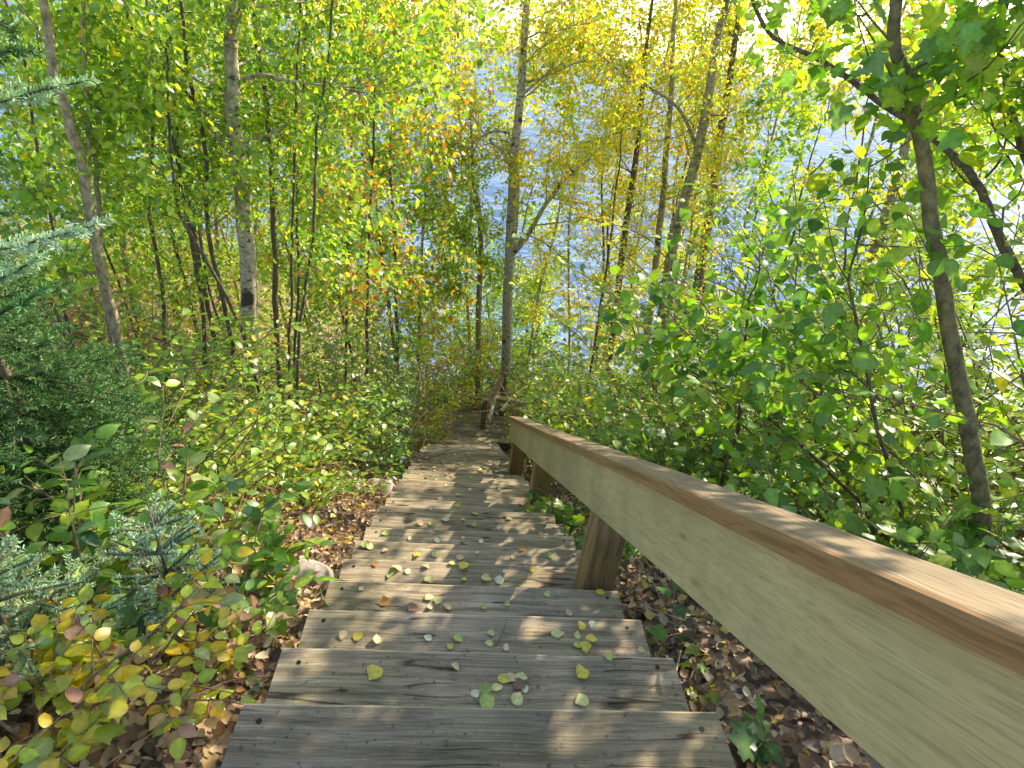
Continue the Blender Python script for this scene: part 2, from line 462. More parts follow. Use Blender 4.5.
def water_material():
    m, n, l, p = mat('lake_water')
    tc = n.new('ShaderNodeTexCoord')
    mp = n.new('ShaderNodeMapping'); mp.inputs['Rotation'].default_value = (0, 0, 0.35); mp.inputs['Scale'].default_value = (0.55, 1.25, 1)
    l.new(tc.outputs['Object'], mp.inputs[0])
    a = n.new('ShaderNodeTexNoise'); a.inputs['Scale'].default_value = 1.1; a.inputs['Detail'].default_value = 5; a.inputs['Roughness'].default_value = 0.6
    b_ = n.new('ShaderNodeTexNoise'); b_.inputs['Scale'].default_value = 0.25; b_.inputs['Detail'].default_value = 4
    l.new(mp.outputs[0], a.inputs['Vector']); l.new(mp.outputs[0], b_.inputs['Vector'])
    s = n.new('ShaderNodeMath'); s.operation = 'ADD'
    l.new(a.outputs[0], s.inputs[0]); l.new(b_.outputs[0], s.inputs[1])
    bu = n.new('ShaderNodeBump'); bu.inputs['Strength'].default_value = 1.0; bu.inputs['Distance'].default_value = 0.06
    l.new(s.outputs[0], bu.inputs['Height'])
    out = n['Material Output']; n.remove(p)
    d = n.new('ShaderNodeBsdfDiffuse'); g = n.new('ShaderNodeBsdfGlossy'); lw = n.new('ShaderNodeFresnel'); lw.inputs['IOR'].default_value = 1.33
    g.inputs['Roughness'].default_value = 0.3
    r = ramp(n, l, s.outputs[0], [(0.45, (0.075, 0.135, 0.25)), (0.62, (0.17, 0.25, 0.39))])
    mpr = n.new('ShaderNodeMapRange'); mpr.inputs['From Min'].default_value = 0.7; mpr.inputs['From Max'].default_value = 1.3
    l.new(s.outputs[0], mpr.inputs[0]); l.new(mpr.outputs[0], r.inputs[0])
    l.new(r.outputs[0], d.inputs['Color']); l.new(bu.outputs[0], d.inputs['Normal']); l.new(bu.outputs[0], g.inputs['Normal'])
    f = n.new('ShaderNodeMath'); f.operation = 'MULTIPLY'; f.inputs[1].default_value = 0.13; f.use_clamp = True
    l.new(lw.outputs[0], f.inputs[0])
    mx = n.new('ShaderNodeMixShader'); l.new(f.outputs[0], mx.inputs[0]); l.new(d.outputs[0], mx.inputs[1]); l.new(g.outputs[0], mx.inputs[2])
    l.new(mx.outputs[0], out.inputs['Surface'])
    return m

# ------------------------------------------------------------------ ground and lake
def build_ground():
    xs = np.unique(np.concatenate([np.linspace(-400, -30, 24), np.linspace(-30, -4, 70), np.linspace(-4, 5, 110), np.linspace(5, 30, 60), np.linspace(30, 400, 24)]))
    ys = np.unique(np.concatenate([np.linspace(-300, -6, 14), np.linspace(-6, 12, 200), np.linspace(12, 40, 80), np.linspace(40, 110, 30), np.linspace(110, 900, 8)]))
    X, Y = np.meshgrid(xs, ys, indexing='ij')
    Z = np.maximum(terrain(X, Y), LAKE - 6)
    V = np.stack([X, Y, Z], -1).reshape(-1, 3)
    ny = len(ys)
    F = [(i * ny + j, (i + 1) * ny + j, (i + 1) * ny + j + 1, i * ny + j + 1) for i in range(len(xs) - 1) for j in range(ny - 1)]
    o = link('ground', mesh_from('ground', V, F, ground_material(), smooth=True))
    tag(o, 'wooded hillside soil covered in brown leaf litter sloping down to the lake', 'ground', kind='structure')
build_ground()
w = link('lake_water', mesh_from('lake_water', [(-2500, 10, LAKE), (2500, 10, LAKE), (2500, 2900, LAKE), (-2500, 2900, LAKE)], [(0, 1, 2, 3)], water_material()))
tag(w, 'rippled pale blue lake water beyond the wooded slope', 'lake', kind='structure')

# ------------------------------------------------------------------ staircase
def plank(mb, x0, x1, y0, y1, z1, th, bev=0.006, m=0, mn=0):
    """board along X with eased long edges, slightly uneven"""
    prof = [(y0, z1 - th), (y0, z1 - bev), (y0 + bev, z1), (y1 - bev * 1.6, z1), (y1 - 0.3 * bev, z1 - bev * 0.8), (y1, z1 - bev * 2.2), (y1, z1 - th)]
    n = 9
    V = []
    for i in range(n):
        x = x0 + (x1 - x0) * i / (n - 1)
        for (y, z) in prof:
            V.append((x, y + random.uniform(-1, 1) * 0.0012, z + random.uniform(-1, 1) * 0.0008))
    k = len(prof)
    F, M = [], []
    for i in range(n - 1):
        for j in range(k):
            j2 = (j + 1) % k
            F.append((i * k + j, (i + 1) * k + j, (i + 1) * k + j2, i * k + j2)); M.append(mn if j in (3, 4) else m)
    F.append(tuple(range(k))); M.append(m)
    F.append(tuple((n - 1) * k + j for j in range(k - 1, -1, -1))); M.append(m)
    b = len(mb.V)
    mb.V += V; mb.F += [tuple(q + b for q in f) for f in F]; mb.M += M

NT = 28
stairs = empty('wooden_staircase', (0, -0.9, 0.0), 'weathered grey plank staircase scattered with fallen leaves going down to the landing', 'staircase')
def child(mb, name, mats, parent, smooth=False):
    o = mb.build(name, mats, parent, smooth)
    o.matrix_parent_inverse = Matrix.Translation((-parent.location[0], -parent.location[1], -parent.location[2])) if parent.type == 'EMPTY' else Matrix()
    return o

for k in range(-1, NT + 1):
    jx = random.uniform(-0.006, 0.006); jz = random.uniform(-0.003, 0.003)
    mb = MB()
    y1 = k * RUN; y0 = y1 - 0.297
    plank(mb, -HW + jx, HW + jx, y0, y1 + random.uniform(-.004, .004), -k * RISE + jz, 0.040, mn=1)
    tr = child(mb, 'tread', [M_TREAD, M_NOSE], stairs)
    if k <= 9:
        for sx in (-1, 1):
            for yy in (y1 - 0.19, y1 - 0.05):
                s = MB(); cx = sx * (HW - 0.055) + random.uniform(-.008, .008) + jx; cy = yy + random.uniform(-.008, .008)
                a = [2 * math.pi * i / 8 for i in range(8)]
                zz = -k * RISE + jz
                V = [(cx + .0075 * math.cos(t), cy + .0075 * math.sin(t), zz - 0.004) for t in a] + [(cx + .0068 * math.cos(t), cy + .0068 * math.sin(t), zz + 0.0022) for t in a]
                s.add(V, [(i, (i + 1) % 8, 8 + (i + 1) % 8, 8 + i) for i in range(8)] + [tuple(range(8, 16))])
                s.build('screw', [M_SCREW], tr)
# stringers under both ends
for sx in (-1, 1):
    mb = MB()
    x0, x1 = sorted((sx * (HW - 0.075), sx * (HW - 0.035)))
    ya, yb = -0.5, NT * RUN
    V = []
    for x in (x0, x1):
        V += [(x, ya, -ya * SL - 0.215), (x, yb, -yb * SL - 0.215), (x, yb, -yb * SL - 0.43), (x, ya, -ya * SL - 0.43)]
    mb.add(V, [(0, 1, 2, 3), (7, 6, 5, 4), (0, 4, 5, 1), (1, 5, 6, 2), (2, 6, 7, 3), (3, 7, 4, 0)])
    child(mb, 'stringer', [M_TREAD], stairs)
# lower landing deck: boards across
LZ = -NT * RISE
LY0, LY1 = NT * RUN, NT * RUN + 0.95
for i in range(6):
    mb = MB(); y0 = LY0 + 0.004 + i * 0.15
    plank(mb, -0.75, 0.86, y0, y0 + 0.144, LZ - 0.002 - RISE * 0.15, 0.036)
    child(mb, 'landing_board', [M_TREAD], stairs)
# upper landing that the viewer stands on
for i in range(5):
    mb = MB(); y1 = -RUN - 0.30 - i * 0.145
    plank(mb, -0.8, 0.8, y1 - 0.14, y1, RISE - 0.001, 0.036)
    child(mb, 'landing_board', [M_TREAD], stairs)
# steps that go on down to the left of the landing
for i in range(5):
    mb = MB(); y1 = LY1 + 0.30 + i * RUN
    plank(mb, -0.55, 0.60, y1 - 0.29, y1, LZ - 0.03 - (i + 1) * RISE, 0.04)
    child(mb, 'tread', [M_TREAD, M_NOSE], stairs)

# ------------------------------------------------------------------ handrail
XR, HB, HT = 0.4463, 0.4132, 0.6589
CT = 0.046
rail = empty('handrail', (XR + .1, 1.05, -1.05 * SL), 'pale new timber handrail with brown capping board running down beside the steps', 'handrail')
def slab(name, mats, x0, x1, h0, h1, ya, yb, bev=0.0, parent=rail, n=26, mi=None, endcut=True):
    """board that follows the slope, vertical section"""
    if bev:
        sec = [(x0, h0), (x0, h1 - bev), (x0 + bev * .3, h1 - bev * .3), (x0 + bev, h1), (x1 - bev, h1), (x1 - bev * .3, h1 - bev * .3), (x1, h1 - bev), (x1, h0)]
    else:
        e = 0.004
        sec = [(x0, h0 + e), (x0, h1), (x1, h1), (x1, h0 + e), (x1 - e, h0), (x0 + e, h0)]
    k = len(sec)
    V = []
    for i in range(n):
        y = ya + (yb - ya) * i / (n - 1)
        wv = 0.0025 * math.sin(y * 1.7) + 0.0015 * math.sin(y * 5.1)
        for x, h in sec: V.append((x + wv, y, h - y * SL + wv * 0.6))
    F, M = [], []
    for i in range(n - 1):
        for j in range(k):
            F.append((i * k + j, i * k + (j + 1) % k, (i + 1) * k + (j + 1) % k, (i + 1) * k + j))
            M.append(mi[j] if mi else 0)
    F.append(tuple(range(k - 1, -1, -1))); M.append(0)
    F.append(tuple((n - 1) * k + j for j in range(k))); M.append(0)
    mb = MB(); mb.V = V; mb.F = F; mb.M = M
    return child(mb, name, mats, parent)
YA, YB = -1.5, 4.42
slab('rail_board', [M_BOARD], XR, XR + 0.038, HB, HT, YA, YB)
# cap: left edge stained brown, top weathered
slab('rail_cap', [M_CAPEDGE, M_CAPTOP], XR - 0.022, XR - 0.022 + 0.142, HT + 0.001, HT + CT, YA, YB + 0.03, bev=0.011, mi=[0, 0, 0, 1, 1, 1, 1, 0])
def post(x0, w, yc, top, ztop_rel, parent=rail, d=None, m=M_POST, name='post'):
    d = d or w
    g = float(terrain(x0 + w / 2, yc)) - 0.3
    mb = MB()
    zt = lambda y: ztop_rel - y * SL
    ya, yb = yc - d / 2, yc + d / 2
    c = 0.006
    V = []
    sec = [(x0 + c, ya), (x0 + w - c, ya), (x0 + w, ya + c), (x0 + w, yb - c), (x0 + w - c, yb), (x0 + c, yb), (x0, yb - c), (x0, ya + c)]
    for (x, y) in sec: V.append((x, y, g))
    for (x, y) in sec: V.append((x, y, zt(y)))
    F = [(i, (i + 1) % 8, 8 + (i + 1) % 8, 8 + i) for i in range(8)] + [tuple(range(7, -1, -1)), tuple(range(8, 16))]
    mb.add(V, F)
    return child(mb, name, [m], parent)
for yc in (-1.15, 1.0, 2.72, 4.30):
    post(XR + 0.0385, 0.142, yc, 0, HT - 0.002)
# ------------------------------------------------------------------ old handrail at the lower landing
old = empty('handrail', (0.70, LY1 + 0.1, LZ), 'old dark brown handrail with a grey lower plank at the foot of the steps', 'handrail')
def beam(name, a, b, w, h, m, parent=old):
    a, b = np.array(a), np.array(b)
    t = unit(b - a); s = unit(np.cross(t, [0, 0, 1])); u = np.cross(s, t)
    V = []
    for p in (a, b):
        for (i, j) in ((-1, -1), (1, -1), (1, 1), (-1, 1)): V.append(p + s * i * w / 2 + u * j * h / 2)
    mb = MB(); mb.add(V, [(3, 2, 1, 0), (4, 5, 6, 7), (0, 1, 5, 4), (1, 2, 6, 5), (2, 3, 7, 6), (3, 0, 4, 7)])
    return child(mb, name, [m], parent)
PA = at(503, 378, 10.3); PB = at(486, 404, 9.3)
PC = at(497, 397, 10.2); PD = at(488, 421, 9.2)
beam('top_rail', PA, PB, 0.05, 0.19, M_OLDRAIL)
beam('lower_plank', PC, PD, 0.04, 0.13, M_GREYRAIL)
def oldpost(p, top):
    mb = MB(); g = float(terrain(p[0], p[1])) - 0.2; h = 0.045
    V = [(p[0] + i * h, p[1] + j * h, z) for z in (g, top) for (i, j) in ((-1, -1), (1, -1), (1, 1), (-1, 1))]
    mb.add(V, [(3, 2, 1, 0), (4, 5, 6, 7), (0, 1, 5, 4), (1, 2, 6, 5), (2, 3, 7, 6), (3, 0, 4, 7)])
    child(mb, 'post', [M_OLDRAIL], old)
oldpost(PA + np.array([0.03, 0.06, 0]), PA[2] + 0.12); oldpost(PB + np.array([-0.02, 0.06, 0]), PB[2] + 0.04)
cross = empty('crossing_rail', at(512, 412, 9.9), 'short pale timber rail crossing behind the far end of the handrail', 'handrail')
beam('top_rail', at(497, 398, 10.1), at(526, 402, 9.9), 0.14, 0.04, M_BOARD, cross)
beam('side_board', at(497, 402.5, 10.1), at(526, 406.5, 9.9), 0.038, 0.10, M_BOARD, cross)
P2 = at(524, 405, 9.9)
beam('post', (P2[0] + .05, P2[1] + .08, P2[2] - 0.9), (P2[0] + .05, P2[1] + .081, P2[2] - 0.02), 0.09, 0.09, M_POST, cross)
P2 = at(503, 405, 10.0)
beam('post', (P2[0], P2[1] + .12, P2[2] - 0.9), (P2[0], P2[1] + .121, P2[2] + 0.02), 0.09, 0.09, M_OLDRAIL, cross)
beam('lower_post', (0.60, 5.6, -5.6 * SL - 0.3), (0.60, 5.601, -5.6 * SL + 0.42), 0.09, 0.09, M_OLDRAIL, cross) if False else None

# ------------------------------------------------------------------ palettes (albedo)
G1 = (0.10, 0.21, 0.03); G2 = (0.16, 0.29, 0.035); G3 = (0.06, 0.15, 0.025); YG = (0.26, 0.36, 0.04); YG2 = (0.36, 0.42, 0.05)
YE = (0.52, 0.40, 0.03); GO = (0.50, 0.30, 0.03); OR = (0.45, 0.16, 0.03); TAN = (0.42, 0.29, 0.14); BG = (0.08, 0.17, 0.08); DG = (0.03, 0.08, 0.03)
PK = (0.34, 0.18, 0.13); PALE = (0.30, 0.36, 0.14)
def pick(pal, n):
    cs = np.array([c for c, _ in pal]); wts = np.array([w_ for _, w_ in pal], float); wts /= wts.sum()
    C = cs[rng.choice(len(cs), n, p=wts)]
    return np.clip(C * rng.uniform(0.72, 1.25, (n, 1)) * rng.uniform(0.93, 1.07, (n, 3)), 0.005, 0.75)
P_GREEN = [(G1, 3), (G2, 4), (G3, 1.5), (YG, 2)]
P_LIME = [(G2, 2.5), (YG, 4), (YG2, 2), (G1, 1.5), (YE, .3)]
P_YEL = [(YE, 3), (YG2, 3), (GO, 1.4), (YG, 1.5)]
P_AUT = [(OR, 1.2), (GO, 1.3), (YE, 1), (YG, 3), (TAN, 1), (G2, 3)]
P_MIX = [(G2, 3), (YG, 3), (YE, .6), (G1, 2), (GO, .12)]
P_BLUEG = [(BG, 3), (G1, 2), (G2, 2), (YG, 1)]
P_FRESH = [(G2, 2.5), (YG, 4), (YG2, 1), (G1, .8), (PALE, 1.2)]
P_DOG = [(G1, 2), (G2, 3), (YG, 2), (PALE, 1.5), (PK, .5), (BG, 1.5)]
P_LOWY = [(YG2, 2.5), (YE, 2.5), (PK, .8), (TAN, 1), (YG, 2.5), (PALE, 1.2), (GO, .8)]

# ------------------------------------------------------------------ trees
def rand_dirs(n, zbias=0.0):
    v = rng.normal(size=(n, 3)); v[:, 2] += zbias
    return unit(v)

def smooth_path(pts, sub=4):
    pts = np.asarray(pts, float)
    if len(pts) < 3: return pts
    out = []
    for i in range(len(pts) - 1):
        p0 = pts[max(i - 1, 0)]; p1 = pts[i]; p2 = pts[i + 1]; p3 = pts[min(i + 2, len(pts) - 1)]
        for t in np.arange(sub) / sub:
            out.append(0.5 * ((2 * p1) + (-p0 + p2) * t + (2 * p0 - 5 * p1 + 4 * p2 - p3) * t ** 2 + (-p0 + 3 * p1 - 3 * p2 + p3) * t ** 3))
    out.append(pts[-1])
    return np.array(out)

NBM, BLM, LFM, LPM, TWM = 1.4, 1.2, 1.3, 1.4, 1.6
def tree(name, label, cat, px, w_px, r, bark, pal, nb=14, bl=1.4, leaf=0.055, lpt=16, tmin=0.25, tmpl=DIA, top=1.3, limbs=(), group=None, sides=7, up=0.45, twigs=4, trunk_top_w=0.55, zleaf=0.9, extra_down=True):
    """px: trunk pixels of the photograph from top to bottom; r: distance on the ground"""
    px = list(px)[::-1]
    nb = int(nb * NBM); bl *= BLM; leaf *= LFM if r > 7 else 1.05; tmpl = OVAL_LO if (tmpl is DIA and r < 7.5) else tmpl; lpt = int(lpt * LPM); twigs = int(round(twigs * TWM))
    B = at(px[0][0], px[0][1], r)
    h = unit(np.array([B[0] - CAM[0], B[1] - CAM[1], 0.0]))
    def onplane(q, dr=0.0):
        d = ray(*q)
        return CAM + d * ((r + dr) / (d @ h))
    pts = [onplane(q) for q in px]
    # down to the ground
    g = float(terrain(pts[0][0], pts[0][1]))
    path = []
    if pts[0][2] > g:
        sl = (pts[1] - pts[0]) / max(0.2, pts[1][2] - pts[0][2]) * 0.5
        nstep = 2
        dz = pts[0][2] - g + 0.1
        base = pts[0] - np.array([sl[0] * dz, sl[1] * dz, dz])
        path = [base, base + (pts[0] - base) * 0.5]
        pts = [p_ for p_ in pts]
    else:
        k = 0
        while len(pts) > 2 and pts[1][2] < g + 0.1: pts = pts[1:]
        pts[0] = np.array([pts[0][0], pts[0][1], g - 0.1])
    path = path + pts
    dr = unit(path[-1] - path[-2]) * 0.6 + np.array([0, 0, 0.5]); dr = unit(dr)
    nup = 3
    for i in range(nup):
        path.append(path[-1] + dr * top / nup + rng.normal(size=3) * 0.05 * top / nup)
    P = smooth_path(path, 4)
    n = len(P)
    P = P + np.cumsum(rng.normal(size=(n, 3)) * 0.006, axis=0) * np.array([1, 1, 0])
    seg = np.concatenate([[0], np.cumsum(np.linalg.norm(np.diff(P, axis=0), axis=1))]); T = seg / seg[-1]
    zc = (onplane(px[len(px) // 2]) - CAM) @ fwd
    rad = 0.5 * w_px * zc / FPX
    R = rad * (1.15 - 0.85 * T ** 2.0)
    R = R + rad * 0.5 * np.exp(-T * 40)
    base = P[0].copy()
    root = empty(name, base, label, cat, group)
    mb = MB(); mb.tube(P - base, R, sides)
    LP, LD, LN = [], [], []
    def twig_leaves(pp, cnt, spread):
        nonlocal LP, LD, LN
        idx = rng.uniform(0.15, 1, cnt) * (len(pp) - 1)
        i0 = np.minimum(idx.astype(int), len(pp) - 2); f = (idx - i0)[:, None]
        q = pp[i0] * (1 - f) + pp[i0 + 1] * f
        q = q + rng.normal(size=(cnt, 3)) * spread
        LP.append(q)
        d = unit(pp[-1] - pp[0]) * 0.4 + rng.normal(size=(cnt, 3)) * 0.75; d[:, 2] -= 0.35
        LD.append(unit(d))
        nn = rng.normal(size=(cnt, 3)) * 0.55; nn[:, 2] += zleaf
        LN.append(unit(nn))
    def branch(p0, d0, L, r0, depth):
        ns = 5
        pp = [p0]; d = d0.copy()
        for i in range(ns):
            d = unit(d + rng.normal(size=3) * 0.16 + np.array([0, 0, 0.05]))
            pp.append(pp[-1] + d * L / ns)
        pp = np.array(pp)
        mb.tube(pp, np.linspace(r0, r0 * 0.25, ns + 1), 4 if depth else 5, cap=False)
        if depth == 0:
            for _ in range(twigs):
                t = rng.uniform(0.2, 1.0) * ns; i0 = min(int(t), ns - 1); q = pp[i0] + (pp[i0 + 1] - pp[i0]) * (t - i0)
                dd = unit(unit(pp[-1] - pp[0]) * 0.6 + rand_dirs(1)[0] * 0.8)
                branch(q, dd, L * rng.uniform(0.25, 0.5), r0 * 0.4, 1)
            twig_leaves(pp, max(2, lpt // 2), leaf * 1.2)
        else:
            twig_leaves(pp, lpt, leaf * 1.1)
    for (lp, lw, ldr) in limbs:
        q = np.array([onplane(c, ldr * i / max(1, len(lp) - 1)) for i, c in enumerate(lp)])
        q = smooth_path(q, 3) - base
        lr = 0.5 * lw * zc / FPX
        mb.tube(q, np.linspace(lr, lr * 0.3, len(q)), 6, cap=False)
        for i in range(1, len(q)):
            if rng.random() < 0.85:
                branch(q[i], unit(unit(q[i] - q[i - 1]) * .5 + rand_dirs(1, .2)[0]), bl * rng.uniform(.3, .7), lr * 0.3, 0)
    for i in range(nb):
        t = tmin + (1 - tmin) * (i + rng.random()) / nb
        j = min(int(np.searchsorted(T, t)), n - 1)
        az = rng.uniform(0, 2 * math.pi); el = up + rng.uniform(-0.3, 0.4)
        d = np.array([math.cos(az) * math.cos(el), math.sin(az) * math.cos(el), math.sin(el)])
        L = bl * rng.uniform(0.5, 1.15) * (1.1 - 0.55 * t)
        branch(P[j] - base, d, L, max(0.004, min(R[j] * 0.28, .014)), 0)
    mb.build('trunk', [bark], root, smooth=True)
    LP = np.concatenate(LP); LD = np.concatenate(LD); LN = np.concatenate(LN)
    S = leaf * rng.uniform(0.65, 1.25, len(LP))
    me = leaf_mesh('crown', LP, LD, LN, S, pick(pal, len(LP)), tmpl, [M_LEAF])
    link('crown', me, root)
    return root

# --- left wood
tree('aspen_tree', 'grey tan leaning trunk at far left with a broken stub branch', 'tree',
     [(50, 42), (57, 80), (68, 120), (82, 160), (90, 200), (100, 250), (112, 300), (120, 335)], 11, 4.7, M_BARK_GREY, P_LIME, nb=7, bl=.9, leaf=.06, tmin=.35, limbs=[([(88, 150), (86, 125), (80, 118)], 4, 0.1)])
tree('aspen_tree', 'slim pale straight trunk just right of the leaning far left trunk', 'tree',
     [(81, 42), (84, 90), (88, 130), (94, 170), (99, 230), (104, 290)], 6, 5.0, M_BARK_GREY, P_LIME, nb=7, bl=.9, leaf=.06, tmin=.35, limbs=[([(86, 88), (97, 88), (101, 60)], 2.5, 0.1)])
tree('sapling', 'thin dark stem behind the hanging spruce bough at far left', 'tree',
     [(20, 60), (25, 100), (33, 150), (42, 190), (50, 240), (60, 300)], 4, 6.2, M_BARK_DARK, P_GREEN, nb=9, bl=1.0, leaf=.055, tmin=.3)
tree('sapling', 'wavy brown sapling left of the clump of dark stems', 'tree',
     [(160, 100), (155, 160), (150, 200), (152, 240), (160, 300), (163, 345), (166, 380)], 4, 6.0, M_BARK_DARK, P_LIME, nb=12, bl=1.0, leaf=.05, tmin=.35)
tree('sapling', 'dark stem on the left edge of the dense clump beside the birch', 'tree',
     [(140, 45), (150, 75), (168, 100), (178, 150), (185, 200), (195, 260), (205, 320), (207, 370)], 4.5, 5.6, M_BARK_DARK, P_LIME, nb=6, bl=1.0, leaf=.05, tmin=.45)
tree('sapling', 'dark forked stem in the middle of the clump beside the birch', 'tree',
     [(178, 45), (180, 90), (185, 120), (190, 165), (200, 210), (205, 260), (215, 320), (218, 345)], 5, 5.9, M_BARK_DARK, P_LIME, nb=6, bl=1.0, leaf=.05, tmin=.45, limbs=[([(203, 190), (212, 170), (218, 150)], 3, .2)])
tree('sapling', 'tall dark stem of the clump growing nearest the birch trunk', 'tree',
     [(193, 45), (198, 80), (210, 130), (213, 180), (217, 230), (228, 290), (238, 345), (240, 360)], 5, 5.4, M_BARK_DARK, P_LIME, nb=6, bl=1.0, leaf=.05, tmin=.45)
tree('sapling', 'slanting dark stem crossing low in front of the birch trunk', 'tree',
     [(165, 120), (172, 200), (190, 240), (225, 300), (245, 345), (258, 385)], 4, 4.9, M_BARK_DARK, P_LIME, nb=9, bl=.8, leaf=.045, tmin=.5, top=1)
tree('birch_tree', 'stout white birch trunk with black knots left of the stairs', 'tree',
     [(228, 40), (229, 90), (231, 130), (238, 180), (243, 230), (246, 280), (248, 330), (250, 365)], 17, 5.3, M_BARK_BIRCH, P_LIME, nb=12, bl=1.8, leaf=.06, tmin=.55, sides=14,
     limbs=[([(240, 80), (262, 75), (285, 80), (320, 85), (360, 92)], 5, -0.3)])
tree('sapling', 'straight dark sapling standing right beside the birch', 'tree',
     [(253, 45), (258, 75), (265, 130), (270, 180), (274, 240), (275, 290), (278, 340)], 6, 5.8, M_BARK_DARK, P_LIME, nb=6, bl=1.1, leaf=.05, tmin=.5)
tree('sapling', 'very thin upright stem second to the right of the birch', 'tree',
     [(292, 45), (291, 110), (288, 200), (288, 290), (285, 350)], 3.2, 5.4, M_BARK_DARK, P_MIX, nb=11, bl=.9, leaf=.045, tmin=.4)
tree('sapling', 'thin brown stem third to the right of the birch', 'tree',
     [(306, 60), (302, 120), (298, 190), (300, 280), (296, 360)], 3, 6.2, M_BARK_DARK, P_MIX, nb=11, bl=.9, leaf=.05, tmin=.4)
tree('sapling', 'slender leaning stem with a side twig among orange leaves', 'tree',
     [(332, 60), (322, 130), (318, 220), (308, 290), (300, 350)], 3.4, 5.0, M_BARK_DARK, P_MIX, nb=11, bl=.9, leaf=.045, tmin=.35)
tree('maple_sapling', 'young maple with orange and green leaves left of centre', 'tree',
     [(374, 130), (372, 180), (370, 250), (368, 330), (366, 400)], 3.6, 6.5, M_BARK_DARK, P_AUT, nb=16, bl=1.3, leaf=.07, tmin=.3, tmpl=OVAL_LO)
tree('maple_sapling', 'small orange leaved maple just behind the bushy left shrub', 'tree',
     [(348, 150), (346, 200), (345, 300), (344, 380)], 3, 8.0, M_BARK_DARK, P_AUT, nb=15, bl=1.4, leaf=.07, tmin=.25, tmpl=OVAL_LO)
tree('maple_sapling', 'reddish maple on the slope between the maples and the slim central tree', 'tree',
     [(425, 190), (422, 240), (420, 300), (418, 370)], 3.5, 12.0, M_BARK_DARK, P_AUT, nb=17, bl=1.9, leaf=.09, tmin=.2, tmpl=OVAL_LO)
tree('aspen_tree', 'far pale trunk showing behind the wavy brown sapling', 'tree',
     [(112, 60), (118, 130), (122, 200), (128, 260)], 5, 13, M_BARK_GREY, P_LIME, nb=16, bl=1.9, leaf=.08, tmin=.3)
tree('maple_sapling', 'far orange tinged maple behind the dense clump of stems', 'tree',
     [(215, 150), (216, 200), (220, 260), (222, 300)], 4, 14, M_BARK_GREY, P_AUT, nb=16, bl=2.0, leaf=.09, tmin=.2, top=1.5)
tree('aspen_tree', 'thin pale trunk far behind between birch and first thin stem', 'tree',
     [(262, 60), (260, 130), (258, 200), (255, 270)], 3.5, 16, M_BARK_BIRCH, P_LIME, nb=15, bl=2.2, leaf=.09, tmin=.35)
tree('aspen_tree', 'yellow green aspen reaching over the left side of the stairs', 'tree',
     [(395, 40), (392, 80), (388, 150), (392, 220), (395, 300)], 3.6, 9.5, M_BARK_DARK, P_MIX, nb=16, bl=1.6, leaf=.065, tmin=.35)
# --- centre
tree('sapling', 'slim grey tree with curving side limbs left of the central birch', 'tree',
     [(474, 178), (480, 205), (482, 235), (482, 260), (480, 300), (479, 360), (479, 405)], 6.5, 11.6, M_BARK_GREY, P_LIME, nb=9, bl=1.2, leaf=.06, tmin=.45, top=1.2,
     limbs=[([(480, 258), (470, 245), (458, 238), (440, 242)], 3.5, .2), ([(482, 250), (492, 240), (505, 232)], 2.5, -.2), ([(476, 205), (468, 190), (455, 185)], 2.5, .2), ([(480, 285), (470, 277), (458, 280)], 2, .2), ([(480, 280), (490, 272), (498, 270)], 1.6, -.2)])
tree('birch_tree', 'central grey birch with dark forked limbs at the foot of the steps', 'tree',
     [(519, 66), (517, 100), (512, 150), (510, 200), (509, 250), (507, 300), (506, 340), (505, 385)], 10, 10.7, M_BARK_BIRCH, P_YEL, nb=15, bl=1.9, leaf=.075, tmin=.66, sides=10, top=2.4,
     limbs=[([(511, 256), (528, 235), (545, 205), (560, 185), (578, 168)], 6.5, .3), ([(509, 152), (496, 146), (484, 133), (470, 112), (452, 82)], 4, .3),
            ([(510, 133), (495, 131), (480, 138), (474, 150), (456, 158)], 3, .3), ([(516, 100), (530, 88), (545, 75), (556, 60)], 4, -.3)])
tree('birch_tree', 'small curved orange leaved birch between the central birch and lake', 'tree',
     [(562, 195), (556, 225), (550, 250), (541, 280), (536, 310)], 4, 15, M_BARK_BIRCH, P_YEL, nb=9, bl=1.5, leaf=.08, tmin=.4, top=.8)
# --- right centre
tree('aspen_tree', 'dark trunk clad in yellow leaves leftmost of the right hand group', 'tree',
     [(644, 60), (641, 100), (637, 150), (630, 200), (625, 240), (620, 280), (616, 320)], 7.5, 13, M_BARK_DARK, P_YEL, nb=16, bl=1.7, leaf=.07, tmin=.3,
     limbs=[([(640, 110), (634, 85), (648, 50)], 4, .2), ([(636, 128), (620, 132), (600, 138), (575, 145)], 2.6, -.2)])
tree('aspen_tree', 'straight greenish tan trunk second in the right hand group', 'tree',
     [(672, 40), (669, 100), (665, 150), (661, 200), (655, 250), (651, 300)], 8, 12, M_BARK_TAN, P_YEL, nb=8, bl=1.5, leaf=.07, tmin=.5)
tree('aspen_tree', 'thick tan trunk with a long limb arching left over the lake', 'tree',
     [(718, 40), (708, 100), (697, 160), (684, 210), (673, 250), (668, 300)], 13, 10.5, M_BARK_TAN, P_YEL, nb=6, bl=1.5, leaf=.065, tmin=.55, sides=10,
     limbs=[([(697, 150), (690, 130), (678, 108), (655, 90), (625, 75), (600, 55), (580, 42)], 4.5, .2)])
tree('birch_tree', 'dark trunk with peeling brown bark behind the thick tan trunk', 'tree',
     [(735, 40), (728, 90), (720, 140), (714, 190), (706, 240), (697, 290)], 11, 13, M_BARK_DARK, P_YEL, nb=12, bl=1.7, leaf=.07, tmin=.45, sides=10)
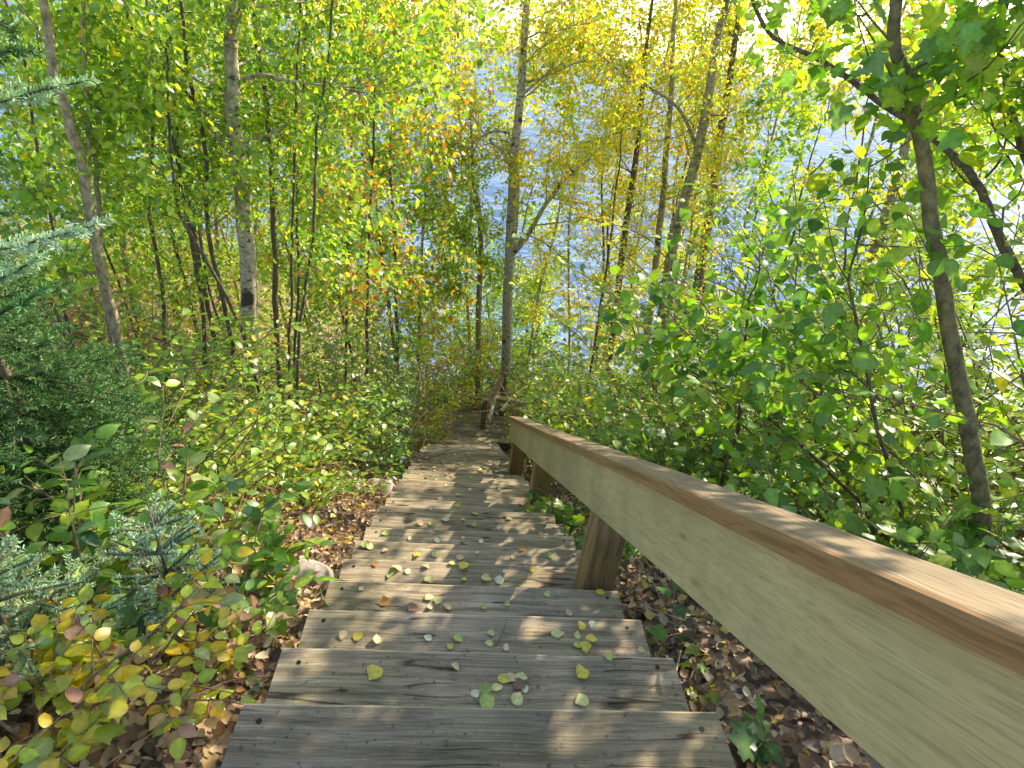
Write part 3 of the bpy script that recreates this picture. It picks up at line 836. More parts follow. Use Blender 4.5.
tree('sapling', 'thin stem with yellow leaves standing before the lake left of the dark trunk', 'tree',
     [(618, 160), (612, 200), (608, 240), (602, 290)], 3, 12, M_BARK_DARK, P_YEL, nb=12, bl=1.3, leaf=.06, tmin=.25, top=1)
tree('sapling', 'thin dark stem rising between the two tan trunks', 'tree',
     [(700, 60), (694, 120), (680, 190), (668, 240), (660, 300)], 3, 14.5, M_BARK_DARK, P_YEL, nb=9, bl=1.2, leaf=.06, tmin=.4)
tree('sapling', 'white twiggy stems at the foot of the thick tan trunk', 'tree',
     [(690, 240), (684, 270), (678, 300), (676, 330)], 4, 11, M_BARK_BIRCH, P_YEL, nb=4, bl=.6, leaf=.05, tmin=.4, top=.5)
# --- right
tree('maple_tree', 'curving mossy maple trunk growing close behind the handrail', 'tree',
     [(907, 30), (915, 75), (922, 130), (930, 180), (940, 240), (950, 300), (961, 370), (972, 430), (984, 500), (993, 550), (1000, 590)], 15, 3.1, M_BARK_BROWN, P_GREEN, nb=8, bl=1.1, leaf=.085, tmin=.5, tmpl=MAPLE, sides=12, lpt=6, twigs=3)
tree('maple_tree', 'dark leaning trunk slanting in from the right edge over the lake', 'tree',
     [(790, 38), (835, 60), (862, 80), (900, 108), (930, 127), (960, 155), (985, 185), (1000, 215), (1010, 245), (1030, 285), (1060, 345)], 9, 3.9, M_BARK_DARK, P_LIME, nb=8, bl=1.0, leaf=.07, tmin=.4, tmpl=OVALW, lpt=7, top=.8, twigs=3,
     limbs=[([(985, 178), (1000, 160), (1006, 130), (998, 90)], 3, .1)])
tree('maple_tree', 'dark upright trunk in the top right corner', 'tree',
     [(998, 36), (1004, 80), (1014, 130), (1028, 180), (1040, 240), (1056, 320)], 9, 4.6, M_BARK_DARK, P_GREEN, nb=6, bl=1.1, leaf=.07, tmin=.45, tmpl=OVALW, lpt=7, twigs=3)
tree('aspen_tree', 'blurred tan leaning trunk behind the curving maple on the lake side', 'tree',
     [(925, 90), (905, 140), (892, 190), (877, 240), (866, 290), (860, 330)], 12, 8.5, M_BARK_TAN, P_YEL, nb=10, bl=1.3, leaf=.06, tmin=.5, sides=10)
tree('sapling', 'small dark forked sapling against the bright water right of centre', 'tree',
     [(868, 110), (862, 150), (857, 190), (850, 230), (846, 280)], 3, 6.0, M_BARK_DARK, P_YEL, nb=7, bl=.7, leaf=.045, tmin=.3, top=.5)
tree('maple_tree', 'big leaved maple added outside the right edge to shade the near steps', 'tree',
     [(1150, 60), (1160, 200), (1175, 340), (1190, 480)], 16, 4.2, M_BARK_BROWN, P_GREEN, nb=22, bl=2.0, leaf=.085, tmin=.35, tmpl=MAPLE, lpt=9, twigs=3)  # added out of frame, crown thickened to shade near steps and rail
tree('maple_tree', 'second maple added for shade beyond the right edge with boughs reaching in over the rail', 'tree',
     [(1060, -60), (1100, 100), (1130, 260), (1160, 420)], 12, 3.2, M_BARK_BROWN, P_GREEN, nb=12, bl=1.5, leaf=.08, tmin=.45, tmpl=MAPLE, lpt=8, twigs=3)  # trunk out of frame, also added to shade the near steps
tree('hazel_sapling', 'single dark stem rising through shrubs near the middle of the handrail', 'tree',
     [(736, 310), (735, 370), (732, 430), (722, 478)], 4, 3.9, M_BARK_DARK, P_GREEN, nb=9, bl=.7, leaf=.085, tmin=.35, tmpl=OVALW, lpt=5, top=.4, twigs=2)
tree('hazel_sapling', 'branching dark stem left of the mossy maple trunk', 'tree',
     [(862, 270), (868, 330), (880, 400), (893, 470), (905, 525)], 4, 3.3, M_BARK_DARK, P_GREEN, nb=9, bl=.8, leaf=.085, tmin=.3, tmpl=OVALW, lpt=5, top=.5, twigs=2,
     limbs=[([(880, 400), (850, 372), (820, 368), (790, 378)], 2.5, .2)])
tree('hazel_sapling', 'leaning stem that arches low across the shrubs right of the rail', 'tree',
     [(640, 345), (700, 378), (745, 400), (800, 445), (850, 490), (872, 520)], 3.4, 3.6, M_BARK_DARK, P_GREEN, nb=9, bl=.6, leaf=.09, tmin=.25, tmpl=OVALW, lpt=5, top=.3, twigs=2)

# --- the wood between the nearer trunks
FILLN = ['', 'second from left of', 'third from left of', 'fourth from left of', 'fifth from left of', 'sixth from left of', 'seventh from left of', 'eighth from left of', 'ninth from left of', 'tenth from left of', 'eleventh from left of']
FILLN = [f.replace(' of', '') for f in FILLN]
def filler(n, pxr, rr, pal, lab, grp, bark, leafs, ytop=60, bl=1.5, nb=14, tmin=.15, top=1.5, skip=None):
    for i in range(n):
        px = pxr[0] + (pxr[1] - pxr[0]) * (i + rng.random()) / n
        if skip and skip[0] < px < skip[1]: continue
        r = rng.uniform(*rr); ln = rng.uniform(-.05, .05)
        yt = ytop + rng.uniform(-20, 60)
        pts = [(px + (512 - px) * (y - yt) / 1300 + ln * (y - yt) + rng.normal() * 3, y) for y in np.linspace(yt, 350, 5)]
        lb = (FILLN[i] + ' ' if 0 < i < n - 1 else ('leftmost ' if i == 0 else 'rightmost ')) + lab
        tree('sapling', lb, 'tree', pts, rng.uniform(2.2, 4), r, bark, pal, nb=nb, bl=bl, leaf=leafs, tmin=tmin, top=top, group=grp, lpt=18)
filler(7, (-60, 400), (9, 13), P_LIME, 'slender lime leaved sapling deep in the left wood', 'saplings deep in the left wood', M_BARK_DARK, .075)
filler(8, (-40, 400), (14, 22), P_MIX + [(OR, .6), (GO, .8)], 'far green and orange sapling at the back of left wood', 'far saplings at the back of the left wood', M_BARK_GREY, .10, bl=2.2, top=2)
filler(5, (590, 740), (15, 18), P_YEL, 'yellow leaved sapling against the lake near tan trunks', 'yellow leaved saplings by the tan trunks', M_BARK_DARK, .075, tmin=.1, ytop=130, top=.2, bl=1.2)
filler(11, (400, 960), (15, 19), P_YEL + [(G2, 1.5), (YG, 2)], 'tall yellow crowned aspen near the shore', 'tall yellow crowned aspens near the shore', M_BARK_GREY, .10, bl=2.0, nb=12, tmin=.66, top=3.2, ytop=45)
filler(4, (425, 570), (14, 18), P_LIME, 'short lime sapling standing low against the central water', 'short lime saplings before the central water', M_BARK_DARK, .09, ytop=235, tmin=.05, top=.3, bl=1.6)
filler(6, (760, 1100), (7, 11), P_LIME, 'lime leaved sapling on the right slope before bright water', 'lime leaved saplings before the bright water', M_BARK_DARK, .065, ytop=110, tmin=.1, bl=1.2, top=.3)

# ------------------------------------------------------------------ shrubs
def stem_path(b, az, lean, L, ns=6, droop=0.25):
    d = np.array([math.cos(az) * math.sin(lean), math.sin(az) * math.sin(lean), math.cos(lean)])
    pp = [b]
    for i in range(ns):
        d = unit(d + rng.normal(size=3) * 0.10 + np.array([math.cos(az), math.sin(az), 0]) * 0.08 - np.array([0, 0, droop / ns]))
        pp.append(pp[-1] + d * L / ns)
    return np.array(pp)

def clear_way(W, *arrs):
    """nothing grows over the treads themselves"""
    hgt = W[:, 2] + W[:, 1] * SL
    lim = np.where(W[:, 1] > 5, .78, .64)
    k = ~((W[:, 0] > np.where(W[:, 1] > 6.5, -.62 + .32 * (W[:, 1] - 6.5), -.62)) & (W[:, 0] < lim) & (W[:, 1] > -1.2) & (W[:, 1] < 9.9) & (hgt < 1.8))
    return k

def shrub_data(nst, h, spread, leaf, lps, side=3, droop=0.25, flat=0.8):
    mb = MB(); LP, LD, LN = [], [], []
    def put(pp, cnt, tm=0.25):
        idx = np.linspace(tm, 1, cnt) * (len(pp) - 1) + rng.uniform(-.1, .1, cnt); idx = np.clip(idx, 0, len(pp) - 1.001)
        i0 = idx.astype(int); f = (idx - i0)[:, None]
        q = pp[i0] * (1 - f) + pp[i0 + 1] * f
        ax = unit(pp[i0 + 1] - pp[i0])
        s = np.where(np.arange(cnt) % 2 == 0, 1.0, -1.0)[:, None]
        lat = unit(np.cross(ax, np.array([0, 0, 1.0])) + 1e-3)
        d = lat * s * 0.9 + ax * 0.6 + rng.normal(size=(cnt, 3)) * 0.3; d[:, 2] -= 0.15
        d = unit(d)
        LP.append(q + d * leaf * 0.15); LD.append(d)
        nn = rng.normal(size=(cnt, 3)) * 0.35; nn[:, 2] += flat; LN.append(unit(nn))
    for i in range(nst):
        az = rng.uniform(0, 2 * math.pi); lean = rng.uniform(0.1, 1.0) * spread
        L = h * rng.uniform(0.6, 1.15)
        b = np.array([math.cos(az), math.sin(az), 0]) * rng.uniform(0, 0.12) * h
        pp = stem_path(b, az, lean, L, 6, droop)
        r0 = 0.006 * (0.6 + h * 0.4)
        mb.tube(pp, np.linspace(r0, r0 * 0.3, len(pp)), 5, cap=False)
        put(pp, lps, 0.35)
        for _ in range(side):
            j = rng.integers(1, 6)
            az2 = az + rng.uniform(-1.7, 1.7)
            p2 = stem_path(pp[j], az2, rng.uniform(0.6, 1.3), L * rng.uniform(0.25, 0.5), 4, droop)
            mb.tube(p2, np.linspace(r0 * .5, r0 * 0.2, len(p2)), 4, cap=False)
            put(p2, lps, 0.1)
    return mb, np.concatenate(LP), np.concatenate(LD), np.concatenate(LN)

def shrub(name, label, px, r, h, nst, spread, leaf, lps, pal, tmpl=OVAL_LO, side=3, group=None, bark=None, droop=.25, py=None, flat=.8, lift=0.0):
    nst = int(nst * 1.4); h *= 1.4 if px < 450 else 1.55
    if tmpl is MAPLE: h *= .72
    if tmpl is OVAL_LO: side = 6; lps = int(lps * 1.5); leaf *= 1.2
    if px > 500 and tmpl is OVAL_LO: leaf *= 1.42; lps = int(lps * .8); pal = P_FRESH if pal is P_GREEN else pal
    if r < 2.6: h /= 1.25
    p = at(px, 400 if py is None else py, r)
    for _ in range(4):                       # follow the column down to the ground
        g = float(terrain(p[0], p[1]))
        P0 = np.array([p[0], p[1], g]); x, y, z = project(P0)
        lo = at(px + (0 if py is None else 0), y, r); p = lo
    base = np.array([p[0], p[1], float(terrain(p[0], p[1])) - 0.02 + lift])
    root = empty(name, base, label, 'shrub' if 'plant' not in name and 'bramble' not in name else 'plant', group)
    mb, LP, LD, LN = shrub_data(nst, h, spread, leaf, lps, side, droop, flat)
    k_ = clear_way(LP + base); LP, LD, LN = LP[k_], LD[k_], LN[k_]
    mb.build('stem', [bark or M_TWIG], root)
    S = leaf * rng.uniform(0.6, 1.2, len(LP))
    link('foliage', leaf_mesh('foliage', LP, LD, LN, S, pick(pal, len(LP)), tmpl, [M_LEAF]), root)
    return root

SH = [
 # left of the stairs, from far to near
 ('shrub', 'bushy blue green shrub overhanging the left edge of the far steps', 392, 6.0, .95, 16, .95, .055, 9, P_BLUEG, OVAL_LO),
 ('shrub', 'dense green shrub at the left of the middle steps below the maples', 340, 5.4, 1.35, 17, .85, .055, 9, P_BLUEG, OVAL_LO),
 ('shrub', 'yellow leaved bush by the landing at the foot of the steps', 415, 8.4, .85, 15, .9, .065, 9, P_YEL, OVAL_LO),
 ('shrub', 'yellow green bush on the bank above the landing', 398, 8.3, 1.0, 15, .8, .065, 9, P_LIME, OVAL_LO),
 ('shrub', 'loose green shrub at the foot of the thin stems right of the birch', 300, 4.9, 1.1, 13, .85, .05, 9, P_MIX, OVAL_LO),
 ('shrub', 'lime green shrub around the base of the birch', 240, 4.8, 1.15, 14, .9, .055, 9, P_LIME, OVAL_LO),
 ('shrub', 'lime green shrub under the dense clump of dark stems', 185, 4.4, 1.1, 14, .9, .055, 9, P_LIME, OVAL_LO),
 ('shrub', 'small dark stemmed bush at the edge of the litter left of the steps', 290, 3.7, .65, 9, .8, .045, 8, P_MIX, OVAL_LO),
 ('shrub', 'sunlit pale yellow green bush in the middle of the left bank', 200, 3.1, .75, 12, 1.0, .065, 8, P_LIME, OVAL),
 ('shrub', 'pale yellow green bush beside the dark spruce', 130, 3.3, .85, 12, 1.0, .065, 8, P_LIME, OVAL),
 ('shrub', 'tall green shrub behind the dark spruce at the far left', 60, 4.6, 1.5, 14, .8, .06, 9, P_GREEN, OVAL_LO),
 ('dogwood_shrub', 'dogwood with long grey green leaves reaching toward the stairs', 165, 2.25, .62, 11, 1.05, .085, 7, P_DOG, OVAL),
 ('dogwood_shrub', 'dogwood with pinkish leaves in front of the dark spruce', 75, 2.0, .72, 9, 1.0, .085, 7, P_DOG, OVAL),
 ('dogwood_shrub', 'low dogwood with green and yellow leaves beside the nearest steps', 240, 1.85, .36, 8, 1.2, .07, 6, P_DOG, OVAL),
 ('honeysuckle_shrub', 'low shrub with yellow and salmon leaves at the bottom left', 120, 1.35, .34, 8, 1.15, .046, 7, P_LOWY, OVALW),
 ('honeysuckle_shrub', 'bright yellow leaved shrub in the bottom left corner', 30, 1.3, .38, 9, 1.1, .05, 7, [(YE, 4), (YG2, 3), (PALE, 1), (PK, .5)], OVALW),
 ('honeysuckle_shrub', 'sparse yellow and red leaved sprig near the lowest visible step', 200, 1.4, .26, 5, 1.25, .044, 6, P_LOWY, OVALW),
 # right of the handrail
 ('shrub', 'mass of bright green shrub just past the lower end of the handrail', 566, 6.6, 1.1, 18, .9, .06, 9, P_FRESH, OVAL_LO),
 ('shrub', 'dark round bush behind the old rail against the water', 490, 12.4, 2.1, 22, .8, .08, 10, [(G3, 3), (G1, 2)], OVAL_LO),
 ('shrub', 'yellow green bush between the slim grey tree and the landing', 455, 11.6, 2.0, 22, .9, .08, 10, P_LIME, OVAL_LO),
 ('shrub', 'sunlit green bush at the right of the central birch foot', 540, 11.6, 2.2, 22, .9, .08, 10, P_LIME, OVAL_LO),
 ('shrub', 'yellow bush low on the left behind the landing', 425, 11, 1.7, 20, .9, .08, 10, P_YEL, OVAL_LO),
 ('shrub', 'light green shrub leaning over the far crossing rail', 590, 9.3, 1.4, 20, .9, .07, 9, P_FRESH, OVAL_LO),
 ('shrub', 'tall leafy shrub standing behind the lower handrail', 625, 6.6, 1.55, 20, .85, .06, 9, P_FRESH, OVAL_LO),
 ('shrub', 'lime green shrub on the slope below the tan trunks', 665, 7.0, 1.9, 18, .85, .065, 9, P_LIME, OVAL_LO),
 ('shrub', 'broad green shrub behind the single dark stem', 730, 5.6, 1.8, 18, .85, .06, 9, P_FRESH, OVAL_LO),
 ('shrub', 'tall pale green shrub catching the light against the lake', 780, 6.2, 2.3, 19, .75, .06, 9, P_LIME, OVAL_LO),
 ('shrub', 'fine leaved shrub below the lake glare left of the mossy maple', 850, 5.6, 2.2, 18, .8, .055, 9, P_LIME, OVAL_LO),
 ('shrub', 'leafy shrub growing behind the mossy maple trunk', 930, 5.0, 1.9, 17, .85, .055, 9, P_GREEN, OVAL_LO),
 ('shrub', 'dense green shrub at the right edge beyond the maple', 1010, 4.4, 1.7, 16, .9, .06, 9, P_GREEN, OVAL_LO),
 ('maple_shrub', 'young maple sprouts with broad leaves behind the middle of the rail', 690, 3.9, .95, 9, .9, .09, 5, P_GREEN, MAPLE),
 ('maple_shrub', 'broad leaved maple sprouts left of the mossy maple', 850, 3.0, .9, 8, .95, .09, 5, P_GREEN, MAPLE),
 ('maple_shrub', 'broad leaved maple sprouts at the foot of the mossy maple', 960, 2.9, .7, 8, 1.0, .09, 5, P_GREEN, MAPLE),
 ('maple_shrub', 'maple sprouts with large leaves just behind the lower rail', 620, 4.6, .8, 9, .9, .085, 5, P_GREEN, MAPLE),
]
for s in SH:
    nm, lb, px, r, h, nst, spr, leaf, lps, pal, tp = s
    shrub(nm, lb, px, r, h, nst, spr, leaf, lps, pal, tp)

def plant_at(name, label, x, y, h, nst, spr, leaf, lps, pal, tp, side=1):
    base = (x, y, float(terrain(x, y)) - 0.01)
    root = empty(name, base, label, 'plant')
    mb, LP, LD, LN = shrub_data(nst, h, spr, leaf, lps, side, 0.35)
    mb.build('stem', [M_TWIG], root)
    link('foliage', leaf_mesh('foliage', LP, LD, LN, leaf * rng.uniform(0.7, 1.15, len(LP)), pick(pal, len(LP)), tp, [M_LEAF]), root)
plant_at('bramble_plant', 'green bramble plant filling the gap under the handrail past the first post', .80, 1.75, .42, 12, 1.0, .075, 4, P_GREEN, MAPLE)
plant_at('bramble_plant', 'smaller green bramble plant under the handrail by the second post', .70, 2.3, .34, 10, 1.0, .07, 4, P_GREEN, MAPLE)
plant_at('bramble_plant', 'lobed leaf plant beside the right ends of the near steps', .80, .62, .18, 5, 1.2, .075, 3, P_GREEN, MAPLE, 0)
plant_at('bramble_plant', 'small dark green lobed plant at the lower edge beside the nearest step', .80, -.02, .13, 5, 1.2, .07, 3, [(G1, 2), (G3, 2), (G2, 1)], MAPLE, 0)
plant_at('bramble_plant', 'pale green sprig right below the handrail board', .72, .30, .16, 3, 1.1, .06, 3, P_LIME, MAPLE, 0)

# ------------------------------------------------------------------ spruces
def spruce_bough(mb, NP, ND, NC, p0, d0, L, col, nl=0.016, dens=420, sub=True, r0=0.006, droop=0.0):
    ns = 6; pp = [p0]; d = d0.copy()
    for i in range(ns):
        d = unit(d + rng.normal(size=3) * 0.05 + np.array([0, 0, -droop / ns])); pp.append(pp[-1] + d * L / ns)
    pp = np.array(pp)
    mb.tube(pp, np.linspace(r0, r0 * .35, ns + 1), 5, cap=False)
    if sub:
        lat = unit(np.cross(unit(pp[-1] - pp[0]), [0, 0, 1.0]))
        k = int(L / 0.045)
        for i in range(k):
            t = (i + .8) / k * ns * 0.97; i0 = min(int(t), ns - 1); q = pp[i0] + (pp[i0 + 1] - pp[i0]) * (t - i0)
            s = 1 if i % 2 else -1
            dd = unit(unit(pp[-1] - pp[0]) * 0.75 + lat * s * 0.75 + rng.normal(size=3) * 0.12)
            spruce_bough(mb, NP, ND, NC, q, dd, min(0.24, L * 0.42) * (1.15 - t / ns * .8) * rng.uniform(.7, 1.1), col, nl, dens, False, r0 * .45)
    cnt = int(L * dens)
    t = rng.uniform(0.02, 1, cnt) * ns * 0.999; i0 = t.astype(int)
    q = pp[i0] + (pp[i0 + 1] - pp[i0]) * (t - i0)[:, None]
    ax = unit(pp[i0 + 1] - pp[i0])
    rd = rng.normal(size=(cnt, 3)); rd -= ax * np.sum(rd * ax, 1)[:, None]; rd = unit(rd); rd[:, 2] += 0.12
    NP.append(q); ND.append(unit(rd + ax * 0.65)); NC.append(np.tile(col, (cnt, 1)) * rng.uniform(.7, 1.3, (cnt, 1)))

NEEDLE = (np.array([(0.07, 0, 0), (0.07, 0.8, 0.0), (0, 1, 0), (-0.07, 0.8, 0.0), (-0.07, 0, 0)]), [(0, 1, 2, 3, 4)])
def spruce(label, base, boughs, height, trunk_r, group=None, dens=420, nl=0.016):
    root = empty('spruce_tree', base, label, 'tree', group)
    tb = MB(); mb = MB(); NP, ND, NC = [], [], []
    tb.tube(np.array([[0, 0, -0.1], [0.01, 0, height * .5], [0, 0.01, height]]), [trunk_r, trunk_r * .6, trunk_r * .15], 8)
    for (p0, d0, L, col, dr) in boughs:
        spruce_bough(mb, NP, ND, NC, np.array(p0) - base, unit(np.array(d0, float)), L, np.array(col), nl, dens, True, 0.007, dr)
    tb.build('trunk', [M_BARK_DARK], root, smooth=True)
    mb.build('limbs', [M_SPTWIG], root)
    NP = np.concatenate(NP); ND = np.concatenate(ND); NC = np.concatenate(NC)
    link('needles', leaf_mesh('needles', NP, ND, rand_dirs(len(NP)), nl * rng.uniform(.8, 1.2, len(NP)), NC, NEEDLE, [M_NEEDLE]), root)

C_DKS = (0.075, 0.18, 0.05); C_BLS = (0.30, 0.46, 0.27); C_MDS = (0.09, 0.23, 0.08)
M_SPTWIG = bark_material('spruce_twig', (0.05, 0.05, 0.02), (0.12, 0.11, 0.05))
def whorled(base, h0, h1, rmax, rtop, nper, col, levels, az0=None, az1=None, dr=.25, up=.0):
    out = []
    for i in range(levels):
        t = i / max(1, levels - 1); z = h0 + (h1 - h0) * t; L = rmax + (rtop - rmax) * t
        for j in range(nper):
            az = rng.uniform(0, 2 * math.pi) if az0 is None else rng.uniform(az0, az1)
            out.append((np.array(base) + np.array([0, 0, z]), (math.cos(az), math.sin(az), up + rng.uniform(-.1, .25)), L * rng.uniform(.75, 1.1), col, dr))
    return out
b1 = at(20, 420, 2.9); b1 = np.array([b1[0], b1[1], float(terrain(b1[0], b1[1]))])
spruce('dark green young spruce filling the left edge of the picture', b1, whorled(b1, .3, 1.8, .68, .22, 13, C_DKS, 10), 1.95, .03, dens=600, nl=.022)
b2 = at(30, 600, 1.55); b2 = np.array([b2[0] - .1, b2[1], float(terrain(b2[0], b2[1]))])
spruce('low blue green spruce seedling among the yellow leaves at lower left', b2, whorled(b2, .12, .36, .30, .15, 7, C_BLS, 4, dr=.05, up=.1), .5, .012, dens=1000, nl=.013)
b3 = at(160, 560, 1.62); b3 = np.array([b3[0], b3[1], float(terrain(b3[0], b3[1]))])
spruce('silvery blue spruce seedling with upright tips beside the dogwood', b3, whorled(b3, .16, .54, .22, .11, 8, (0.36, 0.52, 0.36), 5, dr=0, up=.45), .66, .01, dens=1100, nl=.013)
b4 = at(-330, 150, 2.3); b4 = np.array([b4[0], b4[1], float(terrain(b4[0], b4[1]))])
p1 = at(-40, 112, 2.3); p2_ = at(85, 84, 2.2); p3 = at(-60, 260, 2.3); p4 = at(90, 226, 2.1); p5 = at(-60, 300, 2.2); p6 = at(60, 262, 2.0)
hh = float(at(0, 60, 2.3)[2] - b4[2])
bb = []
for (a_, b_, c_) in ((p1, p2_, C_BLS), (p1 + np.array([0, 0, .12]), at(40, 58, 2.2), C_DKS), (p3, p4, (0.36, 0.5, 0.36)), (p5, p6, C_BLS), (p1 + np.array([0, 0, .3]), at(20, 35, 2.2), C_DKS), (p5 - np.array([0, 0, .1]), at(40, 300, 2.0), C_MDS)):
    bb.append((a_, b_ - a_, float(np.linalg.norm(b_ - a_)), c_, .05))
for i, (a_, d_, L_, c_, dr_) in enumerate(list(bb)):
    bb.append((np.array([b4[0], b4[1], a_[2] - .05]), a_ - np.array([b4[0], b4[1], a_[2] - .05]), float(np.linalg.norm((a_ - b4)[:2])) + .02, c_, 0))
spruce('tall spruce just outside the left edge reaching pale boughs into view', b4, bb, hh + .8, .04, dens=1100, nl=.022)

# ------------------------------------------------------------------ undergrowth and leaf litter (uncountable)
def undergrowth(name, label, pts, hr, leaf, nl, pal, tmpl):
    P, D, N, S, = [], [], [], []
    mb = MB()
    for (x, y) in pts:
        z = float(terrain(x, y)); h = rng.uniform(*hr)
        lean = rng.normal(size=2) * 0.25
        top = np.array([x + lean[0] * h, y + lean[1] * h, z + h])
        b = np.array([x, y, z - 0.02])
        mb.tube(np.array([b, (b + top) / 2 + rng.normal(size=3) * .02, top]), [.004, .003, .0015], 3, cap=False)
        n = rng.integers(nl[0], nl[1])
        t = rng.uniform(.3, 1, n)[:, None]
        dd = rng.normal(size=(n, 3)); dd[:, 2] *= .3; dd = unit(dd)
        P.append(b + (top - b) * t + dd * h * .28 * rng.uniform(.2, 1, (n, 1))); D.append(dd)
        nn = rng.normal(size=(n, 3)) * .45; nn[:, 2] += .9; N.append(unit(nn)); S.append(leaf * rng.uniform(.6, 1.3, n))
    P = np.concatenate(P); k_ = clear_way(P); P = P[k_]; D = [np.concatenate(D)[k_]]; N = [np.concatenate(N)[k_]]; S = [np.concatenate(S)[k_]]
    me = leaf_mesh(name, P, np.concatenate(D), np.concatenate(N), np.concatenate(S), pick(pal, len(P)), tmpl, [M_LEAF, M_TWIG], mb)
    tag(link(name, me), label, 'undergrowth', kind='stuff')

def scatter(n, f):
    out = []
    while len(out) < n:
        q = f()
        if q is not None: out.append(q)
    return out
def left_near():
    x = -0.9 - abs(rng.normal()) * 3.2; y = rng.uniform(.3, 9)
    if x > -0.9 - .9 * math.exp(-((y - 2.2) / 2.2) ** 2) - .15 * rng.random(): return None
    if y < 2.0 and rng.random() < .75: return None
    if x > -1.95 and .6 < y < 5.0 and rng.random() < .85: return None
    return (x, y)
undergrowth('undergrowth', 'low mixed green and yellow undergrowth on the bank left of the stairs', scatter(1100, left_near), (.15, .7), .06, (10, 22), P_MIX, OVAL_LO)
def left_far():
    return (rng.uniform(-24, -1.3), rng.uniform(7, 34))
undergrowth('undergrowth', 'patchy autumn undergrowth on the far left slope among the trunks', scatter(1700, left_far), (.5, 2.0), .13, (18, 40), P_AUT + [(YG, 5), (G2, 4)], DIA)
def right_near():
    y = rng.uniform(.2, 9); x = .95 + abs(rng.normal()) * 3.0
    if y < 2.2 and x < 3.2 and rng.random() < .72: return None
    return (x, y)
undergrowth('undergrowth', 'low green undergrowth over the slope right of the handrail', scatter(1300, right_near), (.2, .9), .065, (10, 24), P_GREEN, OVAL_LO)
def right_far():
    return (rng.uniform(1.2, 24), rng.uniform(8, 30))
undergrowth('undergrowth', 'thick lime green undergrowth on the far right slope above the water', scatter(1900, right_far), (.6, 2.4), .13, (18, 40), P_LIME, DIA)
undergrowth('undergrowth', 'leafy growth between the landing and the lake in the centre', scatter(420, lambda: (rng.uniform(-2.2, 2.6), rng.uniform(9.8, 26))), (.5, 1.7), .11, (18, 36), P_LIME, DIA)

def litter(name, label, n, xr, yr, size, pal, avoid_stairs=True, xpow=1.0):
    xs = xr[0] + (xr[1] - xr[0]) * rng.random(n) ** xpow; ys = rng.uniform(*yr, n)
    if avoid_stairs:
        k = ~((np.abs(xs) < 0.62) & (ys < LY1)); xs, ys = xs[k], ys[k]
    zs = terrain(xs, ys) + rng.uniform(.004, .03, len(xs))
    P = np.stack([xs, ys, zs], -1); az = rng.uniform(0, 6.283, len(xs))
    D = np.stack([np.cos(az), np.sin(az), rng.normal(size=len(xs)) * .25], -1)
    N = rng.normal(size=(len(xs), 3)) * .38; N[:, 2] += 1
    me = leaf_mesh(name, P, D, N, size * np.clip(rng.lognormal(-.15, .4, len(xs)), .3, 1.5), pick(pal, len(xs)), LITT, [M_LEAF_DRY])
    tag(link(name, me), label, 'leaf litter', kind='stuff')
P_LIT = [((.10, .055, .025), 5), ((.21, .125, .06), 4.5), ((.37, .25, .14), 3.5), ((.52, .41, .27), 2.2), ((.33, .16, .05), 1.5), ((.48, .36, .06), 1.3), ((.11, .07, .045), 3)]
litter('leaf_litter', 'brown and tan fallen leaves carpeting the ground left of the stairs', 36000, (-0.55, -3.6), (-1, 7.5), .033, P_LIT, xpow=1.3)
litter('leaf_litter', 'brown and tan fallen leaves on the ground right of the handrail', 30000, (0.55, 4.2), (-1, 7), .035, P_LIT, xpow=1.3)
litter('leaf_litter', 'sunlit dry leaves covering the farther slope', 26000, (-16, 9), (6, 24), .09, P_LIT, avoid_stairs=True)

def deck_litter():
    n = 420
    ys = np.concatenate([rng.uniform(LY0 - .6, LY1, 260), rng.uniform(3.5, LY0, 160)]); xs = rng.uniform(-.62, .6, n)
    xs = np.where(rng.random(n) < .5, -.60 + np.abs(rng.normal(size=n)) * .22, xs)
    k = np.ceil(ys / RUN); zs = np.where(ys > LY0, LZ - .026, -k * RISE) + .008
    P = np.stack([xs, ys, zs], -1); az = rng.uniform(0, 6.283, n)
    N = rng.normal(size=(n, 3)) * .15; N[:, 2] += 1
    me = leaf_mesh('leaf_litter', P, np.stack([np.cos(az), np.sin(az), az * 0], -1), N, .045 * rng.uniform(.5, 1.2, n), pick(P_LIT[2:4] + P_LIT[5:6], n), LITT, [M_LEAF_DRY])
    tag(link('leaf_litter', me), 'dry tan leaves drifted over the landing and the far steps', 'leaf litter', kind='stuff')
deck_litter()

# dead twigs
def twigs_obj(label, n, xr, yr, L, pale):
    mb = MB()
    for _ in range(n):
        x = rng.uniform(*xr); y = rng.uniform(*yr)
        if abs(x) < .66: continue
        z = float(terrain(x, y)) + .015; az = rng.uniform(0, 6.28); l = L * rng.uniform(.3, 1.2)
        d = np.array([math.cos(az), math.sin(az), rng.uniform(-.05, .25)])
        d[2] += -SL * d[1] * .8
        p0 = np.array([x, y, z]); pm = p0 + d * l * .5 + rng.normal(size=3) * .015; p1_ = p0 + d * l
        mb.tube(np.array([p0, pm, p1_]), [.003, .0025, .001], 4, cap=False)
    o = mb.build('dead_twigs', [pale]); tag(o, label, 'dead twigs', kind='stuff')
M_DEAD = bark_material('dead_twig', (0.25, 0.18, 0.13), (0.5, 0.4, 0.32))
twigs_obj('tangle of dead brown twigs on the ground at lower left', 260, (-2.6, -.7), (-.4, 3.5), .35, M_TWIG)
twigs_obj('pale dry twigs lying under the shrubs right of the handrail', 240, (.7, 4.0), (.2, 4.5), .4, M_DEAD)

